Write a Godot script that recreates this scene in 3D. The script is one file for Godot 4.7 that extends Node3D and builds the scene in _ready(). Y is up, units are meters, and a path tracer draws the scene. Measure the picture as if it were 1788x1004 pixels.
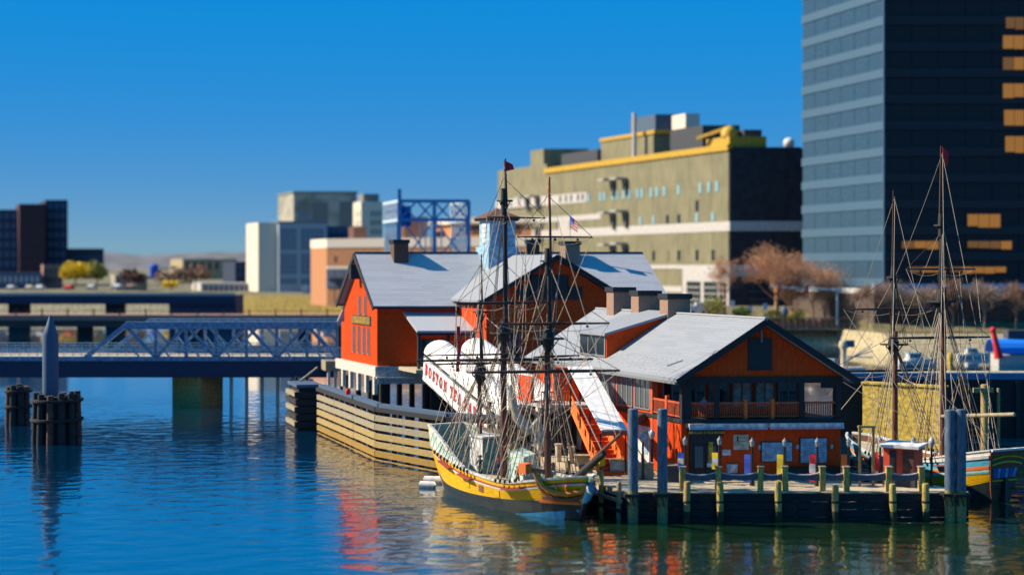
extends Node3D
# A red wooden harbour museum on piles, a yellow tall ship and a truss bridge on a city channel.
const F = 2400.0      # focal length in pixels of a 1788 px wide picture
const CX = 894.0
const CY = 465.0      # the horizon's row
const EYE = 19.0      # the camera stands 19 m over the water
const VS = Vector3(-0.45, 0, -1)   # the way the long walls run, per metre of depth
var M = {}
var T = {}
var used = {}
var rng = RandomNumberGenerator.new()

# ---------------------------------------------------------------- places
func W(px, py, d) -> Vector3:
	return Vector3((px - CX) * d / F, EYE - (py - CY) * d / F, -d)

func G(px, py, y = 0.0) -> Vector3:
	var d = F * (EYE - y) / (py - CY)
	return Vector3((px - CX) * d / F, y, -d)

func XD(x, y, d) -> Vector3:
	return Vector3(x, y, -d)

func lut(xs, ys, x) -> float:
	if x <= xs[0]: return ys[0]
	for i in range(1, xs.size()):
		if x <= xs[i]:
			var k = (x - xs[i - 1]) / (xs[i] - xs[i - 1])
			var s0 = 0.0
			var s1 = 0.0
			var w = xs[i] - xs[i - 1]
			var m = (ys[i] - ys[i - 1])
			if i > 1: s0 = (m / w + (ys[i - 1] - ys[i - 2]) / (xs[i - 1] - xs[i - 2])) * 0.5 * w
			else: s0 = m
			if i < xs.size() - 1: s1 = (m / w + (ys[i + 1] - ys[i]) / (xs[i + 1] - xs[i])) * 0.5 * w
			else: s1 = m
			var k2 = k * k
			var k3 = k2 * k
			return ys[i - 1] * (2 * k3 - 3 * k2 + 1) + s0 * (k3 - 2 * k2 + k) + ys[i] * (3 * k2 - 2 * k3) + s1 * (k3 - k2)
	return ys[-1]

# ---------------------------------------------------------------- nodes
func numbered(parent, nm) -> String:
	var key = str(parent.get_instance_id()) + nm
	used[key] = used.get(key, -1) + 1
	return nm if used[key] == 0 else "%s_%03d" % [nm, used[key]]

func tag(o, label, category = "", group = "", kind = ""):
	if label: o.set_meta("label", label)
	if category: o.set_meta("category", category)
	if group: o.set_meta("group", group)
	if kind: o.set_meta("kind", kind)
	return o

func thing(nm, label, category, at = Vector3.ZERO, group = ""):
	var o = Node3D.new()
	o.name = numbered(self, nm)
	add_child(o, true)
	o.position = at
	return tag(o, label, category, group)

func offset_of(parent) -> Vector3:
	var off = Vector3.ZERO
	var p = parent
	while p != self:
		off += p.position
		p = p.get_parent()
	return off

func part(parent, nm, st, m, label = ""):
	var mi = MeshInstance3D.new()
	mi.mesh = st.commit() if st is SurfaceTool else st
	mi.material_override = m
	mi.name = numbered(parent, nm)
	mi.position = -offset_of(parent)
	parent.add_child(mi, true)
	if label: mi.set_meta("label", label)
	return mi

func solo(nm, st, m, label, category, group = "", kind = ""):
	var raw = st.commit()
	var bb = raw.get_aabb()
	var at = Vector3(bb.get_center().x, bb.position.y, bb.get_center().z)
	var s2 = SurfaceTool.new()
	s2.append_from(raw, 0, Transform3D(Basis(), -at))
	var mi = MeshInstance3D.new()
	mi.mesh = s2.commit()
	mi.material_override = m
	mi.name = numbered(self, nm)
	mi.position = at
	add_child(mi, true)
	return tag(mi, label, category, group, kind)

func structure(nm, st, m, label):
	return solo(nm, st, m, label, "", "", "structure")

func copy(o, nm, label, at, turn = 0.0):
	var c = o.duplicate()
	c.name = numbered(self, nm)
	add_child(c, true)
	c.position = at
	c.rotation.y = turn
	c.set_meta("label", label)
	return c

# ---------------------------------------------------------------- shapes
func S() -> SurfaceTool:
	var st = SurfaceTool.new()
	st.begin(Mesh.PRIMITIVE_TRIANGLES)
	return st

func tri(st, a: Vector3, b: Vector3, c: Vector3, out: Vector3):
	var n = (b - a).cross(c - a)
	if n.length_squared() < 1e-14: return
	n = n.normalized()
	if n.dot(out) > 0.0:
		st.set_normal(n); st.add_vertex(a)
		st.set_normal(n); st.add_vertex(c)
		st.set_normal(n); st.add_vertex(b)
	else:
		st.set_normal(-n); st.add_vertex(a)
		st.set_normal(-n); st.add_vertex(b)
		st.set_normal(-n); st.add_vertex(c)

func quad(st, a, b, c, d, out):
	tri(st, a, b, c, out)
	tri(st, a, c, d, out)

func hexa(st, p):
	var c = Vector3.ZERO
	for v in p: c += v / 8.0
	for f in [[0, 1, 2, 3], [4, 5, 6, 7], [0, 1, 5, 4], [1, 2, 6, 5], [2, 3, 7, 6], [3, 0, 4, 7]]:
		var m = (p[f[0]] + p[f[1]] + p[f[2]] + p[f[3]]) / 4.0
		quad(st, p[f[0]], p[f[1]], p[f[2]], p[f[3]], m - c)

func box(st, c: Vector3, s: Vector3, bs = Basis.IDENTITY):
	var h = s / 2.0
	var p = []
	for y in [-1, 1]:
		for q in [[-1, -1], [1, -1], [1, 1], [-1, 1]]:
			p.append(c + bs * Vector3(q[0] * h.x, y * h.y, q[1] * h.z))
	hexa(st, p)

func bar(st, a: Vector3, b: Vector3, w: float, h: float, up = Vector3.UP):
	var z = (b - a).normalized()
	if absf(z.dot(up)) > 0.99: up = Vector3.RIGHT
	var x = up.cross(z).normalized()
	var y = z.cross(x)
	var p = []
	for q in [[-1, -1], [1, -1], [1, 1], [-1, 1]]:
		p.append(a + x * q[0] * w / 2 + y * q[1] * h / 2)
	for q in [[-1, -1], [1, -1], [1, 1], [-1, 1]]:
		p.append(b + x * q[0] * w / 2 + y * q[1] * h / 2)
	hexa(st, p)

func slab(st, a, b, c, d, down: Vector3):    # a four-cornered sheet with thickness
	hexa(st, [a + down, b + down, c + down, d + down, a, b, c, d])

func ring(c, x, y, r, n):
	var out = []
	for i in n:
		var t = TAU * i / n
		out.append([c + (x * cos(t) + y * sin(t)) * r, x * cos(t) + y * sin(t)])
	return out

func vert(st, v):
	st.set_normal(v[1]); st.add_vertex(v[0])

func skin(st, r0, r1, n):
	for i in n:
		var j = (i + 1) % n
		var a = r0[i]; var b = r0[j]; var c = r1[j]; var d = r1[i]
		var nn = (b[0] - a[0]).cross(d[0] - a[0])
		if nn.dot(a[1] + b[1]) > 0:
			vert(st, a); vert(st, c); vert(st, b); vert(st, a); vert(st, d); vert(st, c)
		else:
			vert(st, a); vert(st, b); vert(st, c); vert(st, a); vert(st, c); vert(st, d)

func tube(st, pts, r, n = 6):
	var rings = []
	for i in pts.size():
		var z = (pts[mini(i + 1, pts.size() - 1)] - pts[maxi(i - 1, 0)]).normalized()
		var up = Vector3.UP if absf(z.y) < 0.95 else Vector3.RIGHT
		var x = up.cross(z).normalized()
		var y = z.cross(x)
		var rr = r[i] if r is Array else r
		rings.append(ring(pts[i], x, y, rr, n))
	for i in pts.size() - 1: skin(st, rings[i], rings[i + 1], n)
	for e in [[0, pts[0] - pts[1]], [pts.size() - 1, pts[-1] - pts[-2]]]:
		for i in range(1, n - 1):
			tri(st, rings[e[0]][0][0], rings[e[0]][i][0], rings[e[0]][i + 1][0], e[1])

func lathe(st, base: Vector3, prof, n = 12):    # prof: [radius, height] from the bottom up
	var last = null
	for i in prof.size():
		var q = prof[i]
		var a = prof[maxi(i - 1, 0)]; var b = prof[mini(i + 1, prof.size() - 1)]
		var nr = Vector2(b[1] - a[1], a[0] - b[0]).normalized()
		var rg = []
		for k in n:
			var t = TAU * k / n
			rg.append([base + Vector3(cos(t) * q[0], q[1], sin(t) * q[0]), Vector3(cos(t) * nr.x, nr.y, sin(t) * nr.x)])
		if last != null: skin(st, last, rg, n)
		last = rg
	for e in [[0, Vector3.DOWN], [prof.size() - 1, Vector3.UP]]:
		if prof[e[0]][0] > 0.001:
			var c = base + Vector3(0, prof[e[0]][1], 0)
			for k in n:
				var t0 = TAU * k / n; var t1 = TAU * (k + 1) / n
				tri(st, c, c + Vector3(cos(t0), 0, sin(t0)) * prof[e[0]][0], c + Vector3(cos(t1), 0, sin(t1)) * prof[e[0]][0], e[1])

func ball(st, c, r, sy = 1.0, n = 10):
	var prof = []
	for i in 9:
		var t = -PI / 2 + PI * i / 8.0
		prof.append([maxf(cos(t) * r, 0.0005), sin(t) * r * sy])
	lathe(st, c, prof, n)

# a frame of skewed axes: origin, across, along
func q(fr, a, y, b) -> Vector3:
	return fr[0] + fr[1] * a + fr[2] * b + Vector3(0, y, 0)

func fbox(st, fr, a0, a1, y0, y1, b0, b1):
	hexa(st, [q(fr, a0, y0, b0), q(fr, a1, y0, b0), q(fr, a1, y0, b1), q(fr, a0, y0, b1), q(fr, a0, y1, b0), q(fr, a1, y1, b0), q(fr, a1, y1, b1), q(fr, a0, y1, b1)])

func fb(fr, a0, a1, y0, y1, b0, b1):
	var st = S()
	fbox(st, fr, a0, a1, y0, y1, b0, b1)
	return st

func leaves(st, c: Vector3, r: Vector3, n: int, size: float, gaps = 0.0, thin = 1.0):
	var nz = FastNoiseLite.new()
	nz.seed = rng.randi() % 9999
	nz.frequency = 0.55 / maxf(r.x, 0.3)
	var made = 0
	var tries = 0
	while made < n and tries < n * 6:
		tries += 1
		var v = Vector3(rng.randf_range(-1, 1), rng.randf_range(-1, 1), rng.randf_range(-1, 1))
		var l = v.length()
		if l > 1.0 or l < 0.25: continue
		var p = c + v * r
		if nz.get_noise_3dv(p) < gaps + 0.25 * (l - 0.7): continue
		var s = size * rng.randf_range(0.6, 1.4)
		var x = Vector3(rng.randf_range(-1, 1), rng.randf_range(-1, 1), rng.randf_range(-1, 1)).normalized()
		var y = x.cross(Vector3(rng.randf_range(-1, 1), rng.randf_range(-1, 1), rng.randf_range(-1, 1)).normalized()) * thin
		quad(st, p - x * s, p - y * s * 0.6, p + x * s, p + y * s * 0.6, Vector3(0.1, 1, 0.2))
		made += 1

# ---------------------------------------------------------------- materials
func noise_tex(key, seed_, freq, lo, hi, oct_ = 4, size = 512, kind = FastNoiseLite.TYPE_SIMPLEX_SMOOTH, normal = false, strength = 4.0):
	var nz = FastNoiseLite.new()
	nz.seed = seed_
	nz.noise_type = kind
	nz.frequency = freq
	nz.fractal_octaves = oct_
	var t = NoiseTexture2D.new()
	t.width = size; t.height = size
	t.seamless = true
	t.generate_mipmaps = false
	t.noise = nz
	if normal:
		t.as_normal_map = true
		t.bump_strength = strength
	else:
		var g = Gradient.new()
		g.set_color(0, Color(lo, lo, lo)); g.set_color(1, Color(hi, hi, hi))
		g.set_offset(0, 0.2); g.set_offset(1, 0.8)
		t.color_ramp = g
	T[key] = t

func mat(key, r, g, b, rough = 0.8, tex = "", sc = Vector3.ONE, nrm = "", ns = 0.5, metal = 0.0):
	var m = StandardMaterial3D.new()
	m.resource_name = key
	m.albedo_color = Color(r, g, b).linear_to_srgb()
	m.roughness = rough
	m.metallic = metal
	if tex or nrm:
		m.uv1_triplanar = true
		m.uv1_world_triplanar = true
		m.uv1_scale = sc
	if tex: m.albedo_texture = T[tex]
	if nrm:
		m.normal_enabled = true
		m.normal_texture = T[nrm]
		m.normal_scale = ns
	M[key] = m
	return m

func make_materials():
	noise_tex("fine", 3, 0.05, 0.72, 1.0)
	noise_tex("blotch", 8, 0.012, 0.7, 1.0, 5)
	noise_tex("rough", 5, 0.03, 0.66, 1.0, 5)
	noise_tex("soft", 13, 0.03, 0.87, 1.0)
	noise_tex("slate", 11, 0.09, 0.68, 1.0, 3)
	noise_tex("bump", 21, 0.03, 0, 1, 4, 512, FastNoiseLite.TYPE_SIMPLEX_SMOOTH, true, 6.0)
	noise_tex("ripple", 31, 0.012, 0, 1, 4, 1024, FastNoiseLite.TYPE_SIMPLEX_SMOOTH, true, 7.0)
	var lap = Vector3(0.05, 0.9, 0.05)       # streaks along the boards
	var ver = Vector3(0.9, 0.06, 0.9)        # streaks down the boards
	var wide = Vector3(0.06, 0.06, 0.06)
	mat("red", 0.90, 0.098, 0.020, 0.75, "fine", Vector3(0.9, 0.05, 0.9))
	mat("red_trim", 0.7, 0.11, 0.03, 0.7, "fine", lap)
	mat("dark_trim", 0.018, 0.018, 0.022, 0.7, "fine", lap)
	mat("black", 0.012, 0.013, 0.016, 0.5)
	mat("slate", 0.55, 0.57, 0.60, 0.75, "slate", Vector3(0.25, 0.6, 0.6), "bump", 0.3)
	mat("slate_b", 0.522, 0.541, 0.570, 0.75, "slate", Vector3(0.25, 0.6, 0.6), "bump", 0.3)
	mat("slate_c", 0.572, 0.593, 0.624, 0.75, "slate", Vector3(0.25, 0.6, 0.6), "bump", 0.3)
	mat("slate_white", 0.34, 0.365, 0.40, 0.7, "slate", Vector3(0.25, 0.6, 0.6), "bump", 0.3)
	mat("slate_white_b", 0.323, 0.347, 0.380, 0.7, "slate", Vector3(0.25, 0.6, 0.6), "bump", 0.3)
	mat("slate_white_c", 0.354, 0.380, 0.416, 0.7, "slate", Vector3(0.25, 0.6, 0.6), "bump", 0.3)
	mat("brick_brown", 0.16, 0.085, 0.06, 0.9, "rough", Vector3(0.3, 0.8, 0.3))
	mat("brick_pink", 0.42, 0.25, 0.17, 0.9, "rough", Vector3(0.3, 0.8, 0.3))
	mat("glass", 0.02, 0.03, 0.04, 0.08)
	mat("glass_grey", 0.09, 0.11, 0.12, 0.15)
	mat("frame_grey", 0.16, 0.18, 0.19, 0.6)
	mat("white", 0.8, 0.79, 0.75, 0.7, "fine", wide)
	mat("canvas", 0.86, 0.84, 0.79, 0.95, "soft", Vector3(0.1, 0.1, 0.1))
	mat("cream", 0.66, 0.58, 0.42, 0.8, "fine", wide)
	mat("concrete", 0.5, 0.49, 0.45, 0.9, "fine", Vector3(0.1, 0.1, 0.1))
	mat("beam_white", 0.75, 0.7, 0.6, 0.85, "fine", Vector3(0.15, 0.15, 0.15))
	mat("deck", 0.66, 0.54, 0.36, 0.9, "rough", Vector3(0.06, 0.5, 0.9))
	mat("timber", 0.50, 0.36, 0.13, 0.9, "rough", Vector3(0.12, 1.2, 0.12), "bump", 0.5)
	mat("timber_grey", 0.42, 0.35, 0.22, 0.9, "rough", Vector3(0.12, 1.2, 0.12), "bump", 0.5)
	mat("timber_low", 0.42, 0.25, 0.04, 0.9, "rough", Vector3(0.12, 1.2, 0.12), "bump", 0.5)
	mat("post", 0.56, 0.42, 0.11, 0.9, "rough", Vector3(0.5, 0.08, 0.5), "bump", 0.5)
	mat("creosote", 0.02, 0.02, 0.022, 0.85, "rough", Vector3(0.1, 0.6, 0.1), "bump", 0.5)
	mat("pile_dark", 0.035, 0.035, 0.035, 0.9, "rough", ver)
	mat("steel_blue", 0.11, 0.17, 0.24, 0.5, "rough", Vector3(0.25, 0.05, 0.25))
	mat("steel_weed", 0.30, 0.28, 0.11, 0.9, "rough", Vector3(0.4, 0.2, 0.4))
	mat("bridge_blue", 0.19, 0.32, 0.47, 0.55, "fine", wide)
	mat("truss_blue", 0.10, 0.33, 0.62, 0.55, "fine", wide)
	mat("truss_sunlit", 0.62, 0.75, 0.84, 0.6, "fine", wide)  # sunlight on the blue truss painted in as a paler copy
	mat("pale_blue", 0.36, 0.58, 0.74, 0.7, "fine", wide)
	mat("mast", 0.15, 0.05, 0.03, 0.6, "fine", ver)
	mat("spar", 0.075, 0.035, 0.025, 0.7, "fine", lap)
	mat("spar_black", 0.018, 0.015, 0.015, 0.7)
	mat("rope", 0.46, 0.37, 0.27, 0.95)
	mat("rope_dark", 0.05, 0.042, 0.036, 0.95)
	mat("hull_gold", 0.85, 0.27, 0.02, 0.45, "fine", lap)
	mat("guard", 0.2, 0.2, 0.21, 0.8)
	mat("hull_yellow", 0.95, 0.52, 0.010, 0.45, "fine", lap)
	mat("hull_black", 0.03, 0.042, 0.042, 0.4, "fine", wide)
	mat("hull_blue", 0.06, 0.45, 0.75, 0.5, "fine", wide)
	mat("hull_red", 0.28, 0.035, 0.025, 0.6)
	mat("hull_white", 0.8, 0.78, 0.7, 0.55, "fine", lap)
	mat("hull_sky", 0.10, 0.48, 0.66, 0.5, "fine", lap)
	mat("hull_brown", 0.24, 0.09, 0.045, 0.5, "fine", lap)
	mat("teal", 0.16, 0.40, 0.36, 0.7, "fine", wide)
	mat("mint", 0.55, 0.72, 0.62, 0.7, "fine", wide)
	mat("gold", 0.62, 0.36, 0.05, 0.5)
	mat("red_flag", 0.62, 0.02, 0.03, 0.8)
	mat("blue_flag", 0.03, 0.10, 0.50, 0.8)
	mat("yellow_flag", 0.85, 0.58, 0.02, 0.8)
	mat("orange", 0.72, 0.15, 0.02, 0.75)
	mat("lamp_glass", 0.36, 0.36, 0.36, 0.2)
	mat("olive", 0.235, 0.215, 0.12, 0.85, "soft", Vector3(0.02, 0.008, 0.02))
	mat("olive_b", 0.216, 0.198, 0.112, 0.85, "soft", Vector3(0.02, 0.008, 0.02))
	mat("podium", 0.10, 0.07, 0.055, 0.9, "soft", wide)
	mat("olive_shade", 0.050, 0.050, 0.058, 0.8, "soft", Vector3(0.02, 0.02, 0.02))  # shade of the end wall painted in as a darker olive
	mat("band_white", 0.66, 0.62, 0.58, 0.8, "fine", wide)
	mat("sign_olive", 0.16, 0.13, 0.03, 0.7)
	mat("crane_yellow", 0.72, 0.43, 0.02, 0.6, "rough", Vector3(0.1, 0.1, 0.1))
	mat("roof_grey", 0.05, 0.055, 0.065, 0.9)
	mat("window_pale", 0.24, 0.42, 0.46, 0.3)
	mat("tower_glass", 0.05, 0.105, 0.16, 0.25, "fine", wide)
	mat("tower_band", 0.058, 0.115, 0.168, 0.4)
	mat("tower_shaded", 0.040, 0.036, 0.038, 0.5)  # shade of the tower's front face painted into its glass
	mat("tower_shaded_band", 0.050, 0.046, 0.048, 0.5)  # same painted shade for the front bands
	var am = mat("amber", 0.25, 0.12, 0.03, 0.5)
	am.emission_enabled = true  # warm gleam painted into the tower panes
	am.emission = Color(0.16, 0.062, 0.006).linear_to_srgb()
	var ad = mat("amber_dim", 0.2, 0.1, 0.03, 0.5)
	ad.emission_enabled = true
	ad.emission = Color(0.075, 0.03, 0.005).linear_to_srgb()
	mat("weed", 0.05, 0.055, 0.02, 0.95, "rough", Vector3(0.4, 0.4, 0.4))
	mat("ochre_wall", 0.78, 0.54, 0.09, 0.9, "rough", Vector3(0.1, 0.1, 0.1), "bump", 0.4)
	mat("quay_dark", 0.02, 0.025, 0.025, 0.9, "rough", Vector3(0.2, 0.2, 0.2))
	mat("quay_blue", 0.05, 0.16, 0.30, 0.8)
	mat("sand", 0.52, 0.43, 0.25, 0.95, "rough", Vector3(0.05, 0.05, 0.05))
	mat("bank_yellow", 0.50, 0.34, 0.07, 0.95, "rough", Vector3(0.05, 0.05, 0.05))
	mat("pink_brick", 0.45, 0.24, 0.18, 0.95, "rough", Vector3(0.1, 0.1, 0.1))
	mat("asphalt", 0.055, 0.055, 0.06, 0.95, "fine", wide)
	mat("grass_land", 0.20, 0.17, 0.08, 0.95, "rough", Vector3(0.02, 0.02, 0.02))
	mat("hill", 0.16, 0.16, 0.17, 1.0, "blotch", Vector3(0.002, 0.002, 0.002))
	mat("navy", 0.010, 0.022, 0.06, 0.7)
	mat("maroon", 0.055, 0.013, 0.022, 0.8)
	mat("slate_blue", 0.05, 0.09, 0.15, 0.7)
	mat("grey_build", 0.36, 0.40, 0.43, 0.8)
	mat("glass_blue", 0.15, 0.20, 0.24, 0.3)
	mat("beige", 0.48, 0.45, 0.36, 0.85, "blotch", Vector3(0.01, 0.01, 0.01))
	mat("beige_dark", 0.19, 0.20, 0.18, 0.85)
	mat("brick_orange", 0.62, 0.27, 0.11, 0.9, "fine", wide)
	mat("cream_band", 0.70, 0.60, 0.46, 0.85)
	mat("rust", 0.16, 0.07, 0.05, 0.9, "rough", Vector3(0.1, 0.1, 0.1))
	mat("bark", 0.20, 0.12, 0.08, 0.95)
	mat("twig", 0.52, 0.28, 0.15, 0.95)
	mat("twig_brown", 0.27, 0.16, 0.10, 0.95)
	mat("twig_grey", 0.36, 0.25, 0.17, 0.95)
	mat("leaf_yellow", 0.70, 0.50, 0.01, 0.8)
	mat("leaf_olive", 0.22, 0.21, 0.03, 0.8)
	mat("leaf_green", 0.09, 0.15, 0.02, 0.8)
	mat("stone", 0.45, 0.36, 0.12, 0.95, "rough", Vector3(0.2, 0.2, 0.2), "bump", 0.6)
	mat("tyre", 0.015, 0.015, 0.015, 0.9)
	mat("lilac", 0.35, 0.25, 0.5, 0.8)
	mat("mesh_grey", 0.10, 0.095, 0.11, 0.9)
	var c = mat("cloth", 1, 1, 1, 0.9)
	c.vertex_color_use_as_albedo = true
	var w = mat("water", 1, 1, 1, 0.03, "", Vector3(0.16, 0.16, 0.16), "ripple", 0.38)
	w.metallic_specular = 0.7
	w.clearcoat_enabled = true
	w.clearcoat = 1.0
	w.clearcoat_roughness = 0.03
	for k in ["red", "tower_shaded", "tower_shaded_band", "olive_shade"]: M[k].metallic_specular = 0.15
	M.hull_yellow.metallic_specular = 0.3
	w.vertex_color_use_as_albedo = true
	for k in ["leaf_yellow", "leaf_olive", "leaf_green", "red_flag", "blue_flag", "yellow_flag"]:
		M[k].backlight_enabled = true
		M[k].backlight = M[k].albedo_color * 0.5

# ---------------------------------------------------------------- the scene
func _ready():
	rng.seed = 77
	var cam = Camera3D.new()
	cam.name = "camera"
	cam.position = Vector3(0, EYE, 0)
	cam.projection = Camera3D.PROJECTION_FRUSTUM
	cam.near = 0.5
	cam.far = 9000.0
	cam.size = 0.5 * 1004.0 / F
	cam.frustum_offset = Vector2(0, -(502.0 - CY) / F * 0.5)
	cam.current = true
	add_child(cam)
	var sky = ProceduralSkyMaterial.new()
	sky.sky_top_color = Color(0.0, 0.146, 0.400).linear_to_srgb()
	sky.sky_horizon_color = Color(0.146, 0.242, 0.275).linear_to_srgb()
	sky.sky_curve = 0.034
	sky.ground_horizon_color = Color(0.10, 0.16, 0.22).linear_to_srgb()
	sky.ground_bottom_color = Color(0.02, 0.05, 0.08).linear_to_srgb()
	sky.sun_angle_max = 3.0
	var env = Environment.new()
	env.background_mode = Environment.BG_SKY
	env.sky = Sky.new()
	env.sky.sky_material = sky
	env.tonemap_mode = Environment.TONE_MAPPER_LINEAR
	env.tonemap_exposure = 1.75
	env.sdfgi_enabled = true
	env.ssao_enabled = true
	env.ssil_enabled = true
	var we = WorldEnvironment.new()
	we.name = "world_environment"
	we.environment = env
	var lens = CameraAttributesPhysical.new()
	lens.frustum_focal_length = 245.0
	lens.exposure_aperture = 0.5
	lens.frustum_focus_distance = 124.0
	we.camera_attributes = lens
	add_child(we)
	var sun = DirectionalLight3D.new()
	sun.name = "sun"
	sun.light_energy = 1.6
	sun.light_color = Color(1.0, 0.94, 0.84)
	sun.light_angular_distance = 0.5
	sun.shadow_enabled = true
	add_child(sun)
	sun.look_at_from_position(Vector3(-0.79, 0.62, -0.15) * 100.0, Vector3.ZERO)
	make_materials()
	build_water()
	build_land()
	build_far_left()
	build_far_centre()
	build_olive_block()
	build_tower()
	build_quay()
	build_promenade()
	build_bridges()
	build_museum()
	build_wharf()
	build_tearoom()
	build_pier()
	build_gangways()
	build_ships()
	build_pier_things()
	build_people()

# ---------------------------------------------------------------- water and land
func build_water():
	var nz = FastNoiseLite.new()
	nz.seed = 5
	nz.noise_type = FastNoiseLite.TYPE_SIMPLEX_SMOOTH
	nz.frequency = 0.42
	nz.fractal_octaves = 3
	var xs = [-4000.0, -1500.0, -600.0, -300.0, -160.0, -110.0, -85.0]
	var x = -72.0
	while x < 56.0:
		xs.append(x); x += 0.42
	xs += [60.0, 75.0, 110.0, 180.0, 320.0, 600.0, 1500.0, 4000.0]
	var ds = [-400.0, -100.0, 0.0, 40.0, 60.0]
	var d = 70.0
	while d < 215.0:
		ds.append(d); d += 0.34
	ds += [220.0, 235.0, 260.0, 300.0, 360.0, 450.0, 700.0]
	var vs = PackedVector3Array()
	var ns = PackedVector3Array()
	var cs = PackedColorArray()
	var ix = PackedInt32Array()
	var nx = xs.size()
	for j in ds.size():
		for i in nx:
			var inside = smoothstep(-80.0, -68.0, xs[i]) * (1.0 - smoothstep(50.0, 58.0, xs[i])) * smoothstep(66.0, 76.0, ds[j]) * (1.0 - smoothstep(190.0, 214.0, ds[j]))
			var a = 0.036 * inside
			var px = xs[i] * 0.55; var pz = ds[j]
			var h = nz.get_noise_2d(px, pz)
			var hx = (nz.get_noise_2d(px + 0.1, pz) - h) / 0.1 * 0.55
			var hz = (nz.get_noise_2d(px, pz + 0.1) - h) / 0.1
			vs.append(Vector3(xs[i], h * a, -ds[j]))
			ns.append(Vector3(-hx * a, 1, hz * a).normalized())
			cs.append(Color(0.002, 0.030, 0.072).lerp(Color(0.008, 0.028, 0.010), smoothstep(-13.0, 4.0, xs[i]) * (1.0 - smoothstep(118.0, 150.0, ds[j]))))   # sky blue reflection painted into the open water, greener tint by the piers
			if i and j:
				var k = j * nx + i
				ix.append_array([k, k - nx - 1, k - 1, k, k - nx, k - nx - 1])
	var arr = []
	arr.resize(Mesh.ARRAY_MAX)
	arr[Mesh.ARRAY_VERTEX] = vs
	arr[Mesh.ARRAY_NORMAL] = ns
	arr[Mesh.ARRAY_COLOR] = cs
	arr[Mesh.ARRAY_INDEX] = ix
	var me = ArrayMesh.new()
	me.add_surface_from_arrays(Mesh.PRIMITIVE_TRIANGLES, arr)
	var mi = MeshInstance3D.new()
	mi.name = "water"
	mi.mesh = me
	mi.material_override = M.water
	add_child(mi)
	tag(mi, "rippled blue green channel water mirroring the buildings", "", "", "structure")

func build_land():
	var shore = [[-1800.0, 575.0, 6.5], [-300.0, 570.0, 6.5], [-118.0, 566.0, 7.0], [-64.0, 560.0, 7.0], [-50.0, 430.0, 6.0], [16.0, 372.0, 4.5], [40.0, 339.0, 3.6], [79.0, 337.0, 3.6], [85.0, 313.0, 3.6], [140.0, 311.0, 3.6], [700.0, 305.0, 3.6]]
	var st = S()
	var wall = S()
	for i in shore.size() - 1:
		var r0 = []
		var r1 = []
		for e in [[shore[i], r0], [shore[i + 1], r1]]:
			var s = e[0]
			for k in [[0.0, s[2]], [11.0, s[2]], [22.0, 7.4], [100.0, 7.6], [600.0, 8.0], [2500.0, 10.0], [7000.0, 12.0]]:
				e[1].append(XD(s[0] * (1.0 + k[0] / 1500.0), k[1], s[1] + k[0]))
		for k in r0.size() - 1:
			quad(st, r0[k], r1[k], r1[k + 1], r0[k + 1], Vector3.UP)
		var a = r0[0]; var b = r1[0]
		slab(wall, a + Vector3(0, 0.12, 0), b + Vector3(0, 0.12, 0), Vector3(b.x, -1.5, b.z + 8.5), Vector3(a.x, -1.5, a.z + 8.5), Vector3(0, -0.9, -0.4))
	structure("ground", st, M.grass_land, "dull green and brown land behind the channel")
	structure("sea_wall", wall, M.sand, "long pale sea wall along the far shore")
	# far hills
	var nz = FastNoiseLite.new()
	nz.seed = 9
	nz.frequency = 0.0016
	var h = S()
	var last = null
	for i in 60:
		var x = -3600.0 + i * 120.0
		var y = 62.0 + nz.get_noise_1d(x) * 22.0
		var row = [XD(x, 5, 4000), XD(x, y * 0.8, 4250), XD(x, y, 4450), XD(x, 5, 4900)]
		if last != null:
			for k in 3: quad(h, last[k], row[k], row[k + 1], last[k + 1], Vector3(0, 1, 0.5))
		last = row
	structure("hills", h, M.hill, "low hazy hills on the horizon")

func block(nm, label, category, px0, px1, ytop, ybase, d, deep, m, grp = ""):
	var o = W(px0, CY, d); o.y = 0
	var y0 = W(0, ybase, d).y; var y1 = W(0, ytop, d).y
	var w = (px1 - px0) * d / F
	var fr = [o, Vector3(1, 0, 0), VS]
	var t = thing(nm, label, category, o + Vector3(w / 2, y0, 0), grp)
	part(t, "wall", fb(fr, 0, w, y0 - 3.0, y1, 0, deep), m)
	return {"t": t, "fr": fr, "w": w, "y0": y0, "y1": y1, "deep": deep}

func panes(B, cols, rows, a0, a1, y0, y1, fill, m, side = false, frame = null):
	for r in rows:
		for c in cols:
			var ca = (a1 - a0) / cols; var ch = (y1 - y0) / rows
			var x0 = a0 + ca * (c + (1 - fill) / 2); var x1 = a0 + ca * (c + (1 + fill) / 2)
			var z0 = y0 + ch * (r + 0.2); var z1 = y0 + ch * (r + 0.85)
			var st = fb(B.fr, -0.12, 0.1, z0, z1, x0, x1) if side else fb(B.fr, x0, x1, z0, z1, -0.12, 0.1)
			part(B.t, "window", st, m)

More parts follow.
